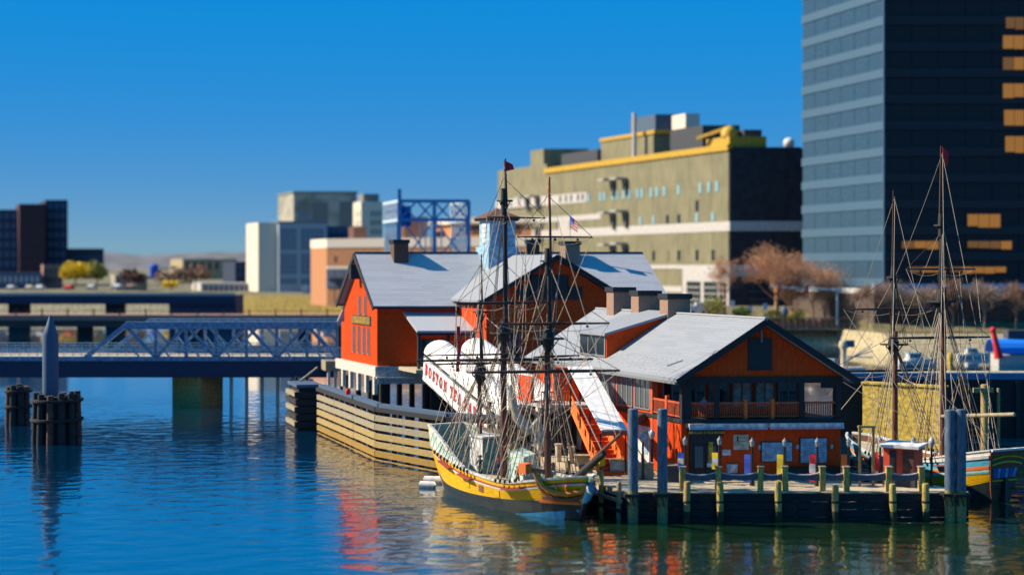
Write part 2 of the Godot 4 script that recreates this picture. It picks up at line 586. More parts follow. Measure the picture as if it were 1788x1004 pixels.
func build_far_left():
	# three dark blocks at the left edge
	var b = block("office_block", "dark navy office block cut by the picture's left edge", "building", -60, 32, 366, 478, 800, 30, M.navy, "dark blocks on the skyline")
	panes(b, 7, 6, 1, b.w - 1, b.y0 + 3, b.y1 - 1, 0.7, M.slate_blue)
	b = block("office_block", "dark maroon block between the two navy blocks", "building", 32, 78, 356, 478, 790, 26, M.maroon, "dark blocks on the skyline")
	panes(b, 4, 6, 1, b.w - 1, b.y0 + 3, b.y1 - 1, 0.6, M.black)
	b = block("office_block", "dark slate blue block, tallest beside the maroon one", "building", 78, 117, 349, 478, 805, 30, M.navy, "dark blocks on the skyline")
	panes(b, 3, 7, 1, b.w - 1, b.y0 + 3, b.y1 - 1, 0.75, M.slate_blue)
	b = block("warehouse", "long low dark warehouse right of the dark office blocks", "building", 117, 180, 434, 478, 820, 40, M.roof_grey)
	panes(b, 8, 1, 1, b.w - 1, b.y0 + 4, b.y1 - 2, 0.5, M.slate_blue)
	b = block("terrace_house", "small pink fronted house before the dark warehouse", "building", 74, 108, 462, 500, 700, 10, M.pink_brick)
	panes(b, 4, 2, 0.5, b.w - 0.5, b.y0 + 1, b.y1 - 1, 0.5, M.glass)
	b = block("shed", "low blue roofed shed at the left edge of the shore", "building", -20, 72, 476, 500, 690, 16, M.slate_blue)
	panes(b, 9, 1, 1, b.w - 1, b.y0 + 1, b.y1 - 1, 0.5, M.band_white)
	b = block("shed", "long tan flat shed below the horizon hills", "building", 318, 412, 452, 480, 900, 40, M.sand)
	panes(b, 7, 1, 1, b.w - 1, b.y0 + 2, b.y1 - 1, 0.4, M.rust)
	b = block("warehouse", "navy warehouse block left of the white gridded building", "building", 410, 452, 457, 492, 780, 30, M.navy)
	panes(b, 4, 2, 1, b.w - 1, b.y0 + 2, b.y1 - 1, 0.5, M.slate_blue)
	b = block("water_tank", "rounded bright blue tank on the distant shore", "tank", 262, 276, 470, 478, 760, 4, M.blue_flag)
	var st = S()
	lathe(st, W(268, 472, 757), [[2.2, -1.0], [2.6, 1.0], [2.5, 2.6], [1.6, 3.4], [0.1, 3.8]], 14)
	part(b.t, "dome", st, M.blue_flag)
	b = block("shed", "pale low shed with open bays on the shore", "building", 350, 448, 494, 512, 640, 20, M.band_white)
	panes(b, 10, 1, 1, b.w - 1, b.y0 + 0.5, b.y1 - 0.6, 0.45, M.slate_blue)
	b = block("shed", "small white shed behind the white gridded block's left corner", "building", 200, 256, 480, 500, 650, 14, M.beige)
	panes(b, 6, 1, 1, b.w - 1, b.y0 + 0.5, b.y1 - 0.6, 0.4, M.rust)
	# cars and vans along the shore road
	var specs = [[20, 507, M.band_white, "white car"], [52, 507, M.cream, "cream van"], [70, 507, M.white, "white van"], [120, 507, M.red_flag, "red car"], [160, 506, M.band_white, "pale car"], [228, 505, M.pink_brick, "rose coloured car"], [205, 505, M.white, "white estate car"]]
	var near_ = ["at the left edge of the far shore", "left of the white van on the far shore", "right of the cream van on the far shore", "under the yellow tree on the far shore", "just right of the yellow tree", "rightmost of the far shore cars", "left of the rose coloured car"]
	for i in specs.size():
		car(W(specs[i][0], specs[i][1], 600.0), specs[i][2], specs[i][3] + " parked " + near_[i], PI / 2, 2.0, "cars on the far shore")
	# trees of the far shore
	tree("yellow_tree", "round bright yellow tree in front of the dark warehouse", W(130, 500, 660), 13.0, 7.5, M.leaf_yellow, 900, 0.9)
	tree("olive_tree", "olive brown tree right of the yellow tree", W(168, 500, 670), 13.0, 6.0, M.leaf_olive, 600, 0.9)
	tree("bare_tree", "dark brown bare tree before the tan shed, left one", W(300, 506, 620), 11.0, 8.0, M.twig_brown, 700, 0.8)
	tree("bare_tree", "dark brown bare tree before the tan shed, wider right one", W(340, 506, 625), 11.5, 8.0, M.twig_brown, 700, 0.8)
	tree("bare_tree", "rusty brown bare tree left of the blue tank", W(232, 504, 640), 9.5, 7.0, M.rust, 600, 0.8)
	tree("yellow_tree", "small ochre tree beside the brown bare trees", W(296, 508, 610), 5.0, 4.0, M.leaf_yellow, 300, 0.6)

func tree(nm, label, base: Vector3, h: float, r: float, m, n: int, size: float):
	var t = thing(nm, label, "tree", base, "")
	var st = S()
	tube(st, [base, base + Vector3(0.1, h * 0.35, 0), base + Vector3(-0.1, h * 0.75, 0.1)], [h * 0.03, h * 0.022, h * 0.006], 6)
	part(t, "trunk", st, M.bark)
	for k in 5:
		var s = S()
		var a = TAU * k / 5.0 + rng.randf()
		tube(s, [base + Vector3(0, h * (0.3 + 0.06 * k), 0), base + Vector3(cos(a) * r * 0.4, h * 0.6, sin(a) * r * 0.4), base + Vector3(cos(a) * r * 0.7, h * 0.8, sin(a) * r * 0.7)], [h * 0.014, h * 0.009, h * 0.003], 4)
		part(t, "limb", s, M.bark)
	var c = S()
	for k in 6:
		var a = TAU * k / 6.0
		leaves(c, base + Vector3(cos(a) * r * 0.45, h * rng.randf_range(0.5, 0.75), sin(a) * r * 0.45), Vector3(r * 0.6, h * 0.28, r * 0.6), n / 6, size)
	part(t, "crown", c, m)
	return t

func car(at: Vector3, paint, label, turn, s = 1.0, grp = ""):
	var t = thing("parked_car", label, "car", Vector3.ZERO, grp)
	var st = S()
	var pr = [[-2.1, 0.35], [2.1, 0.35], [2.15, 0.8], [1.2, 0.95], [0.6, 1.45], [-1.2, 1.5], [-1.9, 0.95], [-2.15, 0.85]]
	for i in pr.size():
		var a = pr[i]; var b = pr[(i + 1) % pr.size()]
		quad(st, Vector3(a[0], a[1], 0.85), Vector3(b[0], b[1], 0.85), Vector3(b[0], b[1], -0.85), Vector3(a[0], a[1], -0.85), Vector3((a[0] + b[0]) / 2, (a[1] + b[1]) / 2 - 0.8, 0))
		for z in [0.85, -0.85]:
			tri(st, Vector3(0, 0.8, z), Vector3(a[0], a[1], z), Vector3(b[0], b[1], z), Vector3(0, 0, z))
	part(t, "body", st, paint)
	for z in [0.87, -0.87]:
		for w in [[0.05, 0.95], [-1.35, 0.0]]:
			var g = S()
			hexa(g, [Vector3(w[0], 0.98, z - 0.02), Vector3(w[1], 0.98, z - 0.02), Vector3(w[1], 0.98, z), Vector3(w[0], 0.98, z), Vector3(w[0], 1.36, z - 0.02), Vector3(w[1] * 0.7, 1.36, z - 0.02), Vector3(w[1] * 0.7, 1.36, z), Vector3(w[0], 1.36, z)])
			part(t, "window", g, M.glass)
		for x in [-1.3, 1.35]:
			var ws = S()
			tube(ws, [Vector3(x, 0.33, z * 0.8), Vector3(x, 0.33, z * 1.02)], 0.33, 10)
			part(t, "wheel", ws, M.tyre)
	t.position = at
	t.rotation.y = turn
	t.scale = Vector3(s, s, s) if s < 1.5 else Vector3.ONE * 1.6
	return t

func build_far_centre():
	# white gridded building
	var b = block("white_building", "pale gridded office building left of the red museum", "building", 486, 570, 390, 516, 620, 24, M.grey_build)
	var t = b.t
	part(t, "tower", fb(b.fr, -8.5, 0, b.y0 - 3, b.y1 + 0.5, 3, 24), M.cream_band)
	for r in 3:
		for c in [[0.8, 8.0], [10.0, 20.2]]:
			var yy = [b.y0 + 5.2, b.y0 + 9.6, b.y0 + 20.6][r]
			var hh = [2.6, 9.2, 9.6][r]
			part(t, "window", fb(b.fr, c[0], c[1], yy, yy + hh, -0.15, 0.2), M.glass_blue)
			for k in range(1, 5):
				var a = lerpf(c[0], c[1], k / 5.0)
				part(t, "mullion", fb(b.fr, a - 0.12, a + 0.12, yy, yy + hh, -0.3, -0.15), M.grey_build)
			if r: 
				for k in range(1, 4):
					var y = yy + hh * k / 4.0
					part(t, "transom", fb(b.fr, c[0], c[1], y - 0.1, y + 0.1, -0.36, -0.3), M.grey_build)
	part(t, "canopy", fb(b.fr, 9.5, 22, b.y0 + 3.4, b.y0 + 4.2, -2.5, 0), M.cream)
	part(t, "roof", fb(b.fr, -0.4, b.w + 0.4, b.y1, b.y1 + 1.0, -0.4, 24), M.glass_blue)
	b = block("navy_building", "navy upper block beside the pale gridded building", "building", 570, 632, 395, 470, 640, 24, M.slate_blue)
	panes(b, 6, 2, 1, b.w - 1, b.y0 + 6, b.y1 - 2, 0.6, M.navy)
	b = block("beige_tower", "wide blurred beige tower behind the gridded building", "building", 512, 622, 338, 470, 740, 30, M.beige)
	for c in [[544, 572, 354, 400], [592, 620, 352, 400]]:
		var a0 = (c[0] - 512) * 740 / F; var a1 = (c[1] - 512) * 740 / F
		part(b.t, "recess", fb(b.fr, a0, a1, W(0, c[3], 740).y, W(0, c[2], 740).y, -0.2, 0.3), M.beige_dark)
	for k in 4:
		part(b.t, "window", fb(b.fr, 3.0 + k * 1.6, 3.9 + k * 1.6, 44, 49, -0.15, 0.1), M.glass_blue)
	part(b.t, "parapet", fb(b.fr, -0.4, b.w + 0.4, b.y1, b.y1 + 1.2, -0.4, 30), M.beige_dark)
	b = block("cream_tower", "slim cream tower left of the blue lift bridge", "building", 630, 668, 352, 440, 700, 12, M.cream_band)
	part(b.t, "roof_plant", fb(b.fr, 1.5, 9.5, b.y1, b.y1 + 4.0, 1, 9), M.beige_dark)
	panes(b, 3, 3, 4.5, b.w - 0.6, b.y0 + 8, b.y1 - 4, 0.55, M.beige_dark)
	panes(b, 2, 3, 1, 10, b.y0 + 8, b.y1 - 4, 0.4, M.beige_dark, true)
	# the long orange brick building behind the lift bridge
	var o = XD((570 - CX) * 520.0 / F, 0, 520.0)
	var fr = [o, Vector3(1, 0, 0.55), VS]
	var L = 78.0
	t = thing("brick_building", "long orange brick hall with cream bands behind the blue lift bridge", "building", o + Vector3(L / 2, 7, 0))
	part(t, "wall", fb(fr, 0, L, 4, 28.6, 0, 20), M.brick_orange)
	part(t, "band", fb(fr, -0.15, L, 26.0, 29.4, -0.3, 20), M.cream_band)
	part(t, "sill_band", fb(fr, -0.1, L, 18.0, 19.0, -0.4, 0.1), M.cream_band)
	part(t, "underside", fb(fr, -0.1, L, 11.0, 17.8, -0.5, 0.1), M.slate_blue)
	for k in 10:
		part(t, "window", fb(fr, 3 + k * 7.6, 4.0 + k * 7.6, 20.6, 22.8, -0.12, 0.1), M.rust)
	for k in 9:
		part(t, "column", fb(fr, 2 + k * 3.4, 2.4 + k * 3.4, 5, 17.8, -3.2, -2.8), M.dark_trim)
	part(t, "canopy", fb(fr, 0, 32, 14.2, 14.9, -3.6, 0), M.dark_trim)
	part(t, "upper_storey", fb(fr, 50, L, 29.4, 34.2, 2.0, 18), M.brick_orange)
	for k in 5: part(t, "upper_window", fb(fr, 52 + k * 4.6, 55.6 + k * 4.6, 30.4, 33.2, 1.85, 2.1), M.rust)
	part(t, "upper_roof", fb(fr, 48, L + 1, 34.2, 36.4, 0.5, 20), M.cream_band)
	part(t, "stair_head", fb(fr, 12, 17, 29.4, 34.0, 3, 9), M.rust)
	part(t, "stair_head", fb(fr, 33, 42, 29.4, 37.2, 6, 14), M.rust)
	# blue lift bridge
	build_lift_bridge()
	# things on the shore below
	car(W(573, 517, 560.0), M.white, "white van standing under the pale gridded building", 0.0, 2.0)
	var st = S()
	for k in 6:
		box(st, W(536 + k * 9, 510, 590.0) + Vector3(0, 0.6, 0), Vector3(1.8, 3.4, 2.0))
	var t2 = thing("container_row", "row of pale cabins along the foot of the gridded building", "cabins", W(556, 514, 590.0))
	for k in 6:
		var s2 = S()
		box(s2, W(532 + k * 10, 506, 590.0), Vector3(2.0, 3.6, 2.4))
		part(t2, "cabin", s2, [M.white, M.pale_blue, M.band_white][k % 3])
	# the yellow bank
	var bank = S()
	var pts = [[416, 566.0], [450, 564.0], [500, 562.5], [560, 561.0], [600, 559.6]]
	for i in 4:
		var a = W(pts[i][0], CY, pts[i][1]); var c = W(pts[i + 1][0], CY, pts[i + 1][1])
		hexa(bank, [Vector3(a.x, -1, a.z + 9), Vector3(c.x, -1, c.z + 9), Vector3(c.x, -1, c.z + 0.5), Vector3(a.x, -1, a.z + 0.5), Vector3(a.x, 2.6, a.z + 5), Vector3(c.x, 2.6, c.z + 5), Vector3(c.x, 7.0, c.z + 0.4), Vector3(a.x, 7.0, a.z + 0.4)])
	structure("river_bank", bank, M.bank_yellow, "sunlit yellow bank below the pale gridded building")
	motor_boat(W(572, 553, 420.0) * Vector3(1, 0, 1), "small white motor boat moored beside the museum's left gable", 0.3, 1.0)

func motor_boat(at: Vector3, label, turn, s = 1.0):
	var t = thing("motor_boat", label, "boat")
	var st = S()
	var last = null
	for i in 9:
		var k = i / 8.0
		var x = lerpf(-4.0, 4.4, k)
		var w = 1.5 * (1.0 - pow(k, 3.2)) + 0.03
		var y = 1.0 + 0.5 * k
		var row = [Vector3(x * 0.92, -0.2, 0), Vector3(x, 0.1, w * 0.8), Vector3(x, y, w), Vector3(x, y - 0.05, 0), Vector3(x, y, -w), Vector3(x, 0.1, -w * 0.8)]
		if last != null:
			for j in 6: quad(st, last[j], row[j], row[(j + 1) % 6], last[(j + 1) % 6], (last[j] + row[(j + 1) % 6]) * 0.5 - Vector3(x, 0.6, 0))
		else:
			for j in range(1, 5): tri(st, row[0], row[j], row[j + 1], Vector3.LEFT)
		last = row
	part(t, "hull", st, M.white)
	var c = S()
	hexa(c, [Vector3(-1.8, 1.1, -1.0), Vector3(1.6, 1.2, -0.9), Vector3(1.6, 1.2, 0.9), Vector3(-1.8, 1.1, 1.0), Vector3(-1.7, 2.5, -0.9), Vector3(0.8, 2.5, -0.8), Vector3(0.8, 2.5, 0.8), Vector3(-1.7, 2.5, 0.9)])
	part(t, "cabin", c, M.white)
	for z in [-1, 1]:
		for k in 3:
			var g = S()
			box(g, Vector3(-1.2 + k * 0.8, 1.95, z * 0.96), Vector3(0.6, 0.55, 0.06))
			part(t, "window", g, M.glass)
	var r = S()
	box(r, Vector3(-0.5, 2.56, 0), Vector3(3.0, 0.1, 2.0))
	part(t, "roof", r, M.pale_blue)
	t.position = at
	t.rotation.y = turn
	t.scale = Vector3.ONE * s
	return t

func build_lift_bridge():
	# a bascule frame of blue lattice: two side trusses and two portals
	var d0 = 330.0
	var o = W(697, CY, d0); o.y = 0
	var w = 121.0 * d0 / F
	var fr = [o, Vector3(1, 0, -0.05), Vector3(-0.33, 0, -1)]
	var t = thing("lift_bridge", "blue steel lattice lift bridge rising behind the museum roof", "bridge", o + Vector3(w / 2, 5, 0))
	var yt = W(0, 351, d0).y
	var ym = W(0, 384, d0).y
	var y0 = 7.0
	var deep = 16.0
	var at = func(a, y, b): return q(fr, a, y, b)
	for b in [0.0, deep]:
		if b > 0: continue
		for a in [0.0, 8.4, w]:
			var st = S()
			bar(st, at.call(a, y0, b), at.call(a, yt, b), 0.9, 0.9)
			part(t, "column", st, M.truss_blue)
		for y in [yt, ym]:
			var st = S()
			bar(st, at.call(0, y, b), at.call(w, y, b), 0.7, 0.8)
			part(t, "chord", st, M.truss_blue)
		for k in 4:
			var a0 = w * k / 4.0; var a1 = w * (k + 1) / 4.0
			for f in [[ym, yt], [yt, ym]]:
				var st = S()
				bar(st, at.call(a0, f[0], b), at.call(a1, f[1], b), 0.42, 0.42)
				part(t, "brace", st, M.truss_blue)
		for f in [[ym, 19.5], [19.5, ym]]:
			for s in [[0.5, 8.4], [8.4, w]]:
				var st = S()
				bar(st, at.call(s[0], f[0], b), at.call(s[1], f[1], b), 0.36, 0.36)
				part(t, "brace", st, M.truss_blue)
	# side lattices, their sunlight painted in as a paler blue
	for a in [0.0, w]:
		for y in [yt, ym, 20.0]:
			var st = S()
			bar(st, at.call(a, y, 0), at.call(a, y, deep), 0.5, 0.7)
			part(t, "side_chord", st, M.truss_sunlit)
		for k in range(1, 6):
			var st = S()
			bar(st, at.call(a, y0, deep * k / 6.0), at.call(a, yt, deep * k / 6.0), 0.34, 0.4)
			part(t, "side_post", st, M.truss_sunlit)
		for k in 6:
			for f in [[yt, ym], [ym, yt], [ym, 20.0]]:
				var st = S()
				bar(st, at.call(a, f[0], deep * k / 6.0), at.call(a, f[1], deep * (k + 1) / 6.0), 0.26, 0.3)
				part(t, "side_brace", st, M.truss_sunlit)
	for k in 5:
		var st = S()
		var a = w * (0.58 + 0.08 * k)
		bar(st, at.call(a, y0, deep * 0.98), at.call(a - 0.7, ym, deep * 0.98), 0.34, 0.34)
		part(t, "rear_post", st, M.truss_sunlit)
	var mst = S()
	bar(mst, at.call(0, yt, -0.2), at.call(0, W(0, 330, d0).y, -0.2), 0.8, 0.8)
	part(t, "mast", mst, M.truss_blue)
	part(t, "motor_house", fb(fr, 0.6, 3.0, ym - 1.5, ym + 3.4, 0.6, 3.0), M.blue_flag)
	part(t, "floor", fb(fr, -1, w + 1, 6.4, 7.0, -1, deep + 1), M.roof_grey)

# ---------------------------------------------------------------- the olive block and the tower
const OLIVE_UNIT = 400.0 / 350.0     # the block is laid out in units of this many metres
func ky(y) -> float: return EYE + (y - EYE) * OLIVE_UNIT

func fk(fr, a0, a1, y0, y1, b0, b1): return fb(fr, a0, a1, ky(y0), ky(y1), b0, b1)

func build_olive_block():
	var o = XD(63.54, 0, 400.0)
	var v = Vector3(-0.51, 0, -1) * OLIVE_UNIT
	var fr = [o, Vector3(OLIVE_UNIT, 0, 0.0), v]
	var t = thing("olive_building", "huge olive block with white bands and a yellow rail on its roof edge", "building", o + Vector3(0, 7, 0))
	var w = 18.6
	part(t, "wall", fk(fr, -0.0, w, 4, 49.0, 0.4, 88), M.olive)
	var pb = 0.4
	var pn = 0
	while pb < 87.0:
		var wd = [6.4, 9.2, 5.1, 11.0, 7.6][pn % 5]
		for r in 3: part(t, "wall_panel", fk(fr, -0.12, 0.0, [19.45, 30.55, 39.7][r], [27.95, 39.65, 48.55][r], pb + 0.04, minf(pb + wd, 88.0) - 0.04), M.olive if (pn + r) % 2 else M.olive_b)
		pb += wd
		pn += 1
	part(t, "end_wall", fk(fr, 0, w, 4, 49.0, 0, 0.4), M.olive_shade, "end wall with its shade painted dark")
	part(t, "rear_wing", fk(fr, 0.3, w, 4, 51.6, 88, 119), M.olive)
	var band = func(nm, y0, y1, b0, b1): part(t, nm, fk(fr, -0.25, 0.1, y0, y1, b0, b1), M.band_white)
	band.call("white_band", 28.0, 30.5, 0, 119.0)
	band.call("white_band", 38.4, 41.4, 64.6, 119.5)
	band.call("white_band", 33.0, 34.6, 57.0, 119.0)
	band.call("white_band", 18.3, 19.4, 0, 119.0)
	part(t, "white_panel", fk(fr, -0.2, 0.1, 30.5, 33.0, 74, 80), M.band_white)
	band.call("white_band", 12.0, 13.6, 19.0, 119.0)
	part(t, "end_band", fk(fr, -0.25, w, 28.0, 30.5, -0.25, 0), M.band_white)
	part(t, "end_band", fk(fr, -0.25, w, 16.4, 19.4, -0.25, 0), M.band_white)
	part(t, "white_base", fk(fr, -0.35, 0.1, 6, 18.3, 0, 18.5), M.band_white)
	for k in 3:
		var b0 = [11.0, 4.2, 0.8][k]; var b1 = [16.6, 9.6, 3.6][k]
		part(t, "shop_window", fk(fr, -0.5, -0.3, 7.4, 15.0, b0, b1), M.glass)
		for j in 4: part(t, "glazing_bar", fk(fr, -0.62, -0.5, 8.6 + j * 1.6, 8.8 + j * 1.6, b0, b1), M.band_white)
	part(t, "end_window", fk(fr, 4.8, 12.0, 6.5, 14.6, -0.2, 0), M.glass)
	for j in 3: part(t, "glazing_bar", fk(fr, 4.8, 12.0, 8.5 + j * 2.0, 8.7 + j * 2.0, -0.3, -0.2), M.slate_blue)
	# slit windows: [picture column, y, height, pale]
	var slit = func(px, y, h, m):
		var k = (px - CX) / F
		var b = (55.6 - 350.0 * k) / (0.51 + k)
		part(t, "slit_window", fk(fr, -0.32, 0.05, y, y + h, b - 0.5, b + 0.5), m)
	for px in [1029, 1050, 1057, 1072, 1079, 1091, 1101, 1115, 1123, 1139, 1149, 1162, 1187, 1225, 1240, 1254]:
		slit.call(px, 38.3, 2.6, M.window_pale)
	for px in [1120, 1143, 1167, 1187, 1219, 1247]:
		slit.call(px, 30.7, 2.3, M.window_pale if px in [1120, 1143, 1219, 1247] else M.glass)
	for px in [1143, 1187, 1219, 1247, 1167]: slit.call(px, 20.6, 2.7, M.glass if px != 1167 else M.olive)
	slit.call(1219, 33.6, 2.8, M.glass)
	for px in [893, 908, 925, 942, 980, 990, 999, 1011, 1019]: slit.call(px, 39.0, 2.0, M.roof_grey)
	for px in [910, 925, 945, 975]: slit.call(px, 30.9, 2.0, M.roof_grey)
	# paired flood light brackets
	for e in [[926, 346], [944, 344], [1076, 315], [1098, 313], [1076, 373], [1098, 370], [1076, 429], [1098, 427], [926, 401], [944, 399]]:
		var k = (e[0] - CX) / F
		var b = (55.6 - 350.0 * k) / (0.51 + k)
		var y = EYE - (e[1] - CY) * (350.0 + b) / F
		var st = S()
		fbox(st, fr, -1.0, -0.3, ky(y - 4.6), ky(y), b - 0.35, b + 0.35)
		var br = part(t, "bracket", st, M.roof_grey)
		var s2 = S()
		fbox(s2, fr, -3.6, -0.3, ky(y), ky(y + 0.6), b + 0.2, b + 3.4)
		part(br, "hood", s2, M.concrete)
	# roof
	part(t, "roof", fk(fr, 0.2, w - 0.2, 49.0, 49.4, 0.3, 88), M.roof_grey)
	part(t, "crane_rail", fk(fr, -0.6, 0.6, 48.6, 50.2, 0, 88), M.crane_yellow)
	part(t, "roof_house", fk(fr, 4, 16, 49.4, 54.5, 66, 86), M.roof_grey)
	part(t, "roof_house", fk(fr, 1.5, 16, 51.6, 56.8, 92, 100), M.olive)
	part(t, "roof_house", fk(fr, 5, 16, 49.4, 56.6, 40, 66), M.olive)
	part(t, "roof_house_top", fk(fr, 4.6, 16.2, 56.6, 57.6, 39, 66), M.crane_yellow)
	part(t, "roof_house", fk(fr, 6, 16, 49.4, 57.0, 20, 34), M.roof_grey)
	part(t, "roof_tower", fk(fr, 8, 17, 49.4, 62.6, 44, 56), M.slate_blue)
	var st = S()
	tube(st, [q(fr, 2, ky(49), 44), q(fr, 2, ky(63), 44)], 0.7, 8)
	part(t, "roof_mast", st, M.band_white)
	part(t, "roof_fan", fk(fr, 9, 13, 57, 61.5, 32, 38), M.cream_band)
	# yellow machinery
	part(t, "machine_bed", fk(fr, 0.5, 10.0, 49.4, 52.2, 1, 10), M.crane_yellow)
	var s2 = S()
	lathe(s2, q(fr, 2.6, ky(52.2), 4), [[2.6, 0], [2.6, 1.6], [1.9, 2.6], [1.2, 3.2]], 12)
	part(t, "machine_drum", s2, M.crane_yellow)
	var s3 = S()
	bar(s3, q(fr, -2, ky(52.5), 10), q(fr, 3, ky(55), 4), 0.9, 0.9)
	part(t, "machine_arm", s3, M.crane_yellow)
	part(t, "machine_cab", fk(fr, 5, 9.5, 52.2, 54.0, 2, 6), M.roof_grey)
	var s4 = S()
	ball(s4, q(fr, 17.2, ky(50.6), 3), 1.7)
	part(t, "white_dome", s4, M.white)

func build_tower():
	var o = XD(89.5, 0, 330.0)
	var v = Vector3(-0.35, 0, -1)
	var fr = [o, Vector3(1, 0, 0.0), v]
	var t = thing("glass_tower", "tall dark office tower with a blue glass side filling the right edge", "building", o + Vector3(20, 7, 0))
	var top = 100.0
	part(t, "core", fb(fr, 0.3, 52.0, 3.0, top, 0.3, 34.7), M.tower_shaded)
	var y = 14.0
	while y < top - 2:
		for k in 6:     # one sheet of glass per bay
			part(t, "glass_pane", fb(fr, -0.05, 0.3, y + 2.1, y + 6.2, 0.35 + k * 5.75, 5.95 + k * 5.75), M.tower_glass)
		part(t, "spandrel", fb(fr, -0.25, 0.3, y, y + 2.1, 0.0, 35.0), M.tower_band)
		part(t, "front_spandrel", fb(fr, 0.0, 52.0, y, y + 2.1, -0.2, 0.3), M.tower_shaded_band)
		for k in 8:
			part(t, "front_pane", fb(fr, 0.3 + k * 6.45, 6.55 + k * 6.45, y + 2.1, y + 6.2, 0.1, 0.3), M.tower_shaded)
		y += 6.3
	part(t, "corner_post", fb(fr, -0.35, 0.0, 3.0, top, -0.35, 0.0), M.tower_band)
	# amber panes, their warm gleam painted in by emission
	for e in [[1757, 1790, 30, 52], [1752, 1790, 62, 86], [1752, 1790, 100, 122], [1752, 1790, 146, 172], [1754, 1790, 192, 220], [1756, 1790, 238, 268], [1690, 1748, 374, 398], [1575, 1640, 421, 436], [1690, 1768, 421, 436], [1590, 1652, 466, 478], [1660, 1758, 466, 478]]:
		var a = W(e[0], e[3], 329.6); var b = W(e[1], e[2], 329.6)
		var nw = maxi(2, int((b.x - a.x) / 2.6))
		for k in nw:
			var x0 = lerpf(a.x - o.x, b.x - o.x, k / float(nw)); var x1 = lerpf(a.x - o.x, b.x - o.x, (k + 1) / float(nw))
			part(t, "glow_pane", fb(fr, x0 + 0.12, x1 - 0.12, a.y + rng.randf() * 0.5, b.y, -0.4, -0.2), [M.amber, M.amber, M.amber_dim][rng.randi() % 3])
	part(t, "podium", fb(fr, -3.0, 60.0, 3.0, 13.2, -1.0, 34), M.podium)
	part(t, "podium_cornice", fb(fr, -3.3, 60.0, 12.4, 13.6, -1.6, 34), M.white)
	part(t, "podium_band", fb(fr, -3.1, 60, 13.6, 14.8, -1.3, 0), M.pale_blue)
	for k in 10: part(t, "podium_window", fb(fr, 0 + k * 4.6, 3.2 + k * 4.6, 6.0, 11.0, -1.15, -0.9), M.rust)

# ---------------------------------------------------------------- quay and promenade on the right
func build_quay():
	var t = thing("quay_wall", "dark quay wall with a pale blue edge behind the second ship", "wall", XD(50, 0, 153))
	var a = W(1466, CY, 153.0); a.y = 0
	var fr = [a, Vector3(1, 0, 0), Vector3(0, 0, -1)]
	part(t, "wall", fb(fr, 0, 90, -2, 6.4, 0, 3.0), M.quay_dark)
	part(t, "blue_edge", fb(fr, 0, 90, 6.4, 7.1, -0.1, 3.0), M.quay_blue)
	part(t, "pale_rail", fb(fr, 22, 90, 7.1, 7.25, -0.15, 0.4), M.cream)
	part(t, "roadway", fb(fr, 0.2, 90, 7.1, 7.14, 0.5, 2.9), M.sand)
	for k in 14: part(t, "fender_post", fb(fr, 16.5 + k * 3.1, 17.0 + k * 3.1, -1, 6.2, -0.4, -0.003), M.pile_dark)
	var y = thing("ochre_wall", "sunlit yellow ochre wharf wall with rigging shadows behind the second ship", "wall", XD(41, 0, 146))
	var f2 = [XD(38.3, 0, 150.0), Vector3(0.8, 0, 0.6), Vector3(0.6, 0, -0.8)]
	for r in 3:
		for c in 5:
			part(y, "wall_panel", fb(f2, c * 1.82 + 0.02, c * 1.82 + 1.80, -1.0 + r * 2.4 + 0.02, 1.4 + r * 2.4, 0.02 * ((r * 3 + c) % 3), 0.8), M.ochre_wall)
	part(y, "cap", fb(f2, -0.1, 9.2, 6.2, 6.4, -0.15, 1.0), M.ochre_wall)
	part(y, "joint_backing", fb(f2, 0.0, 9.1, -1.5, 6.2, 0.3, 0.75), M.timber_low)
	for px in [1721, 1745]:
		var o = W(px, CY, 150.0); o.y = 0
		var wd = 0.45 if px == 1721 else 0.18
		var top = 6.0 if px == 1721 else 5.6
		var c = thing("mooring_pile", "thick yellow timber mooring pile against the dark quay" if px == 1721 else "thin yellow mooring pile right of the thick one", "pile", o, "yellow piles against the quay")
		var st = S()
		lathe(st, o, [[wd, -1.0], [wd, top], [wd * 0.8, top + 0.1]], 10)
		part(c, "shaft", st, M.timber)
		if px == 1721:
			var s2 = S()
			box(s2, o + Vector3(-0.3, top - 0.5, 0.35), Vector3(2.2, 0.5, 0.3))
			part(c, "cross_piece", s2, M.timber)

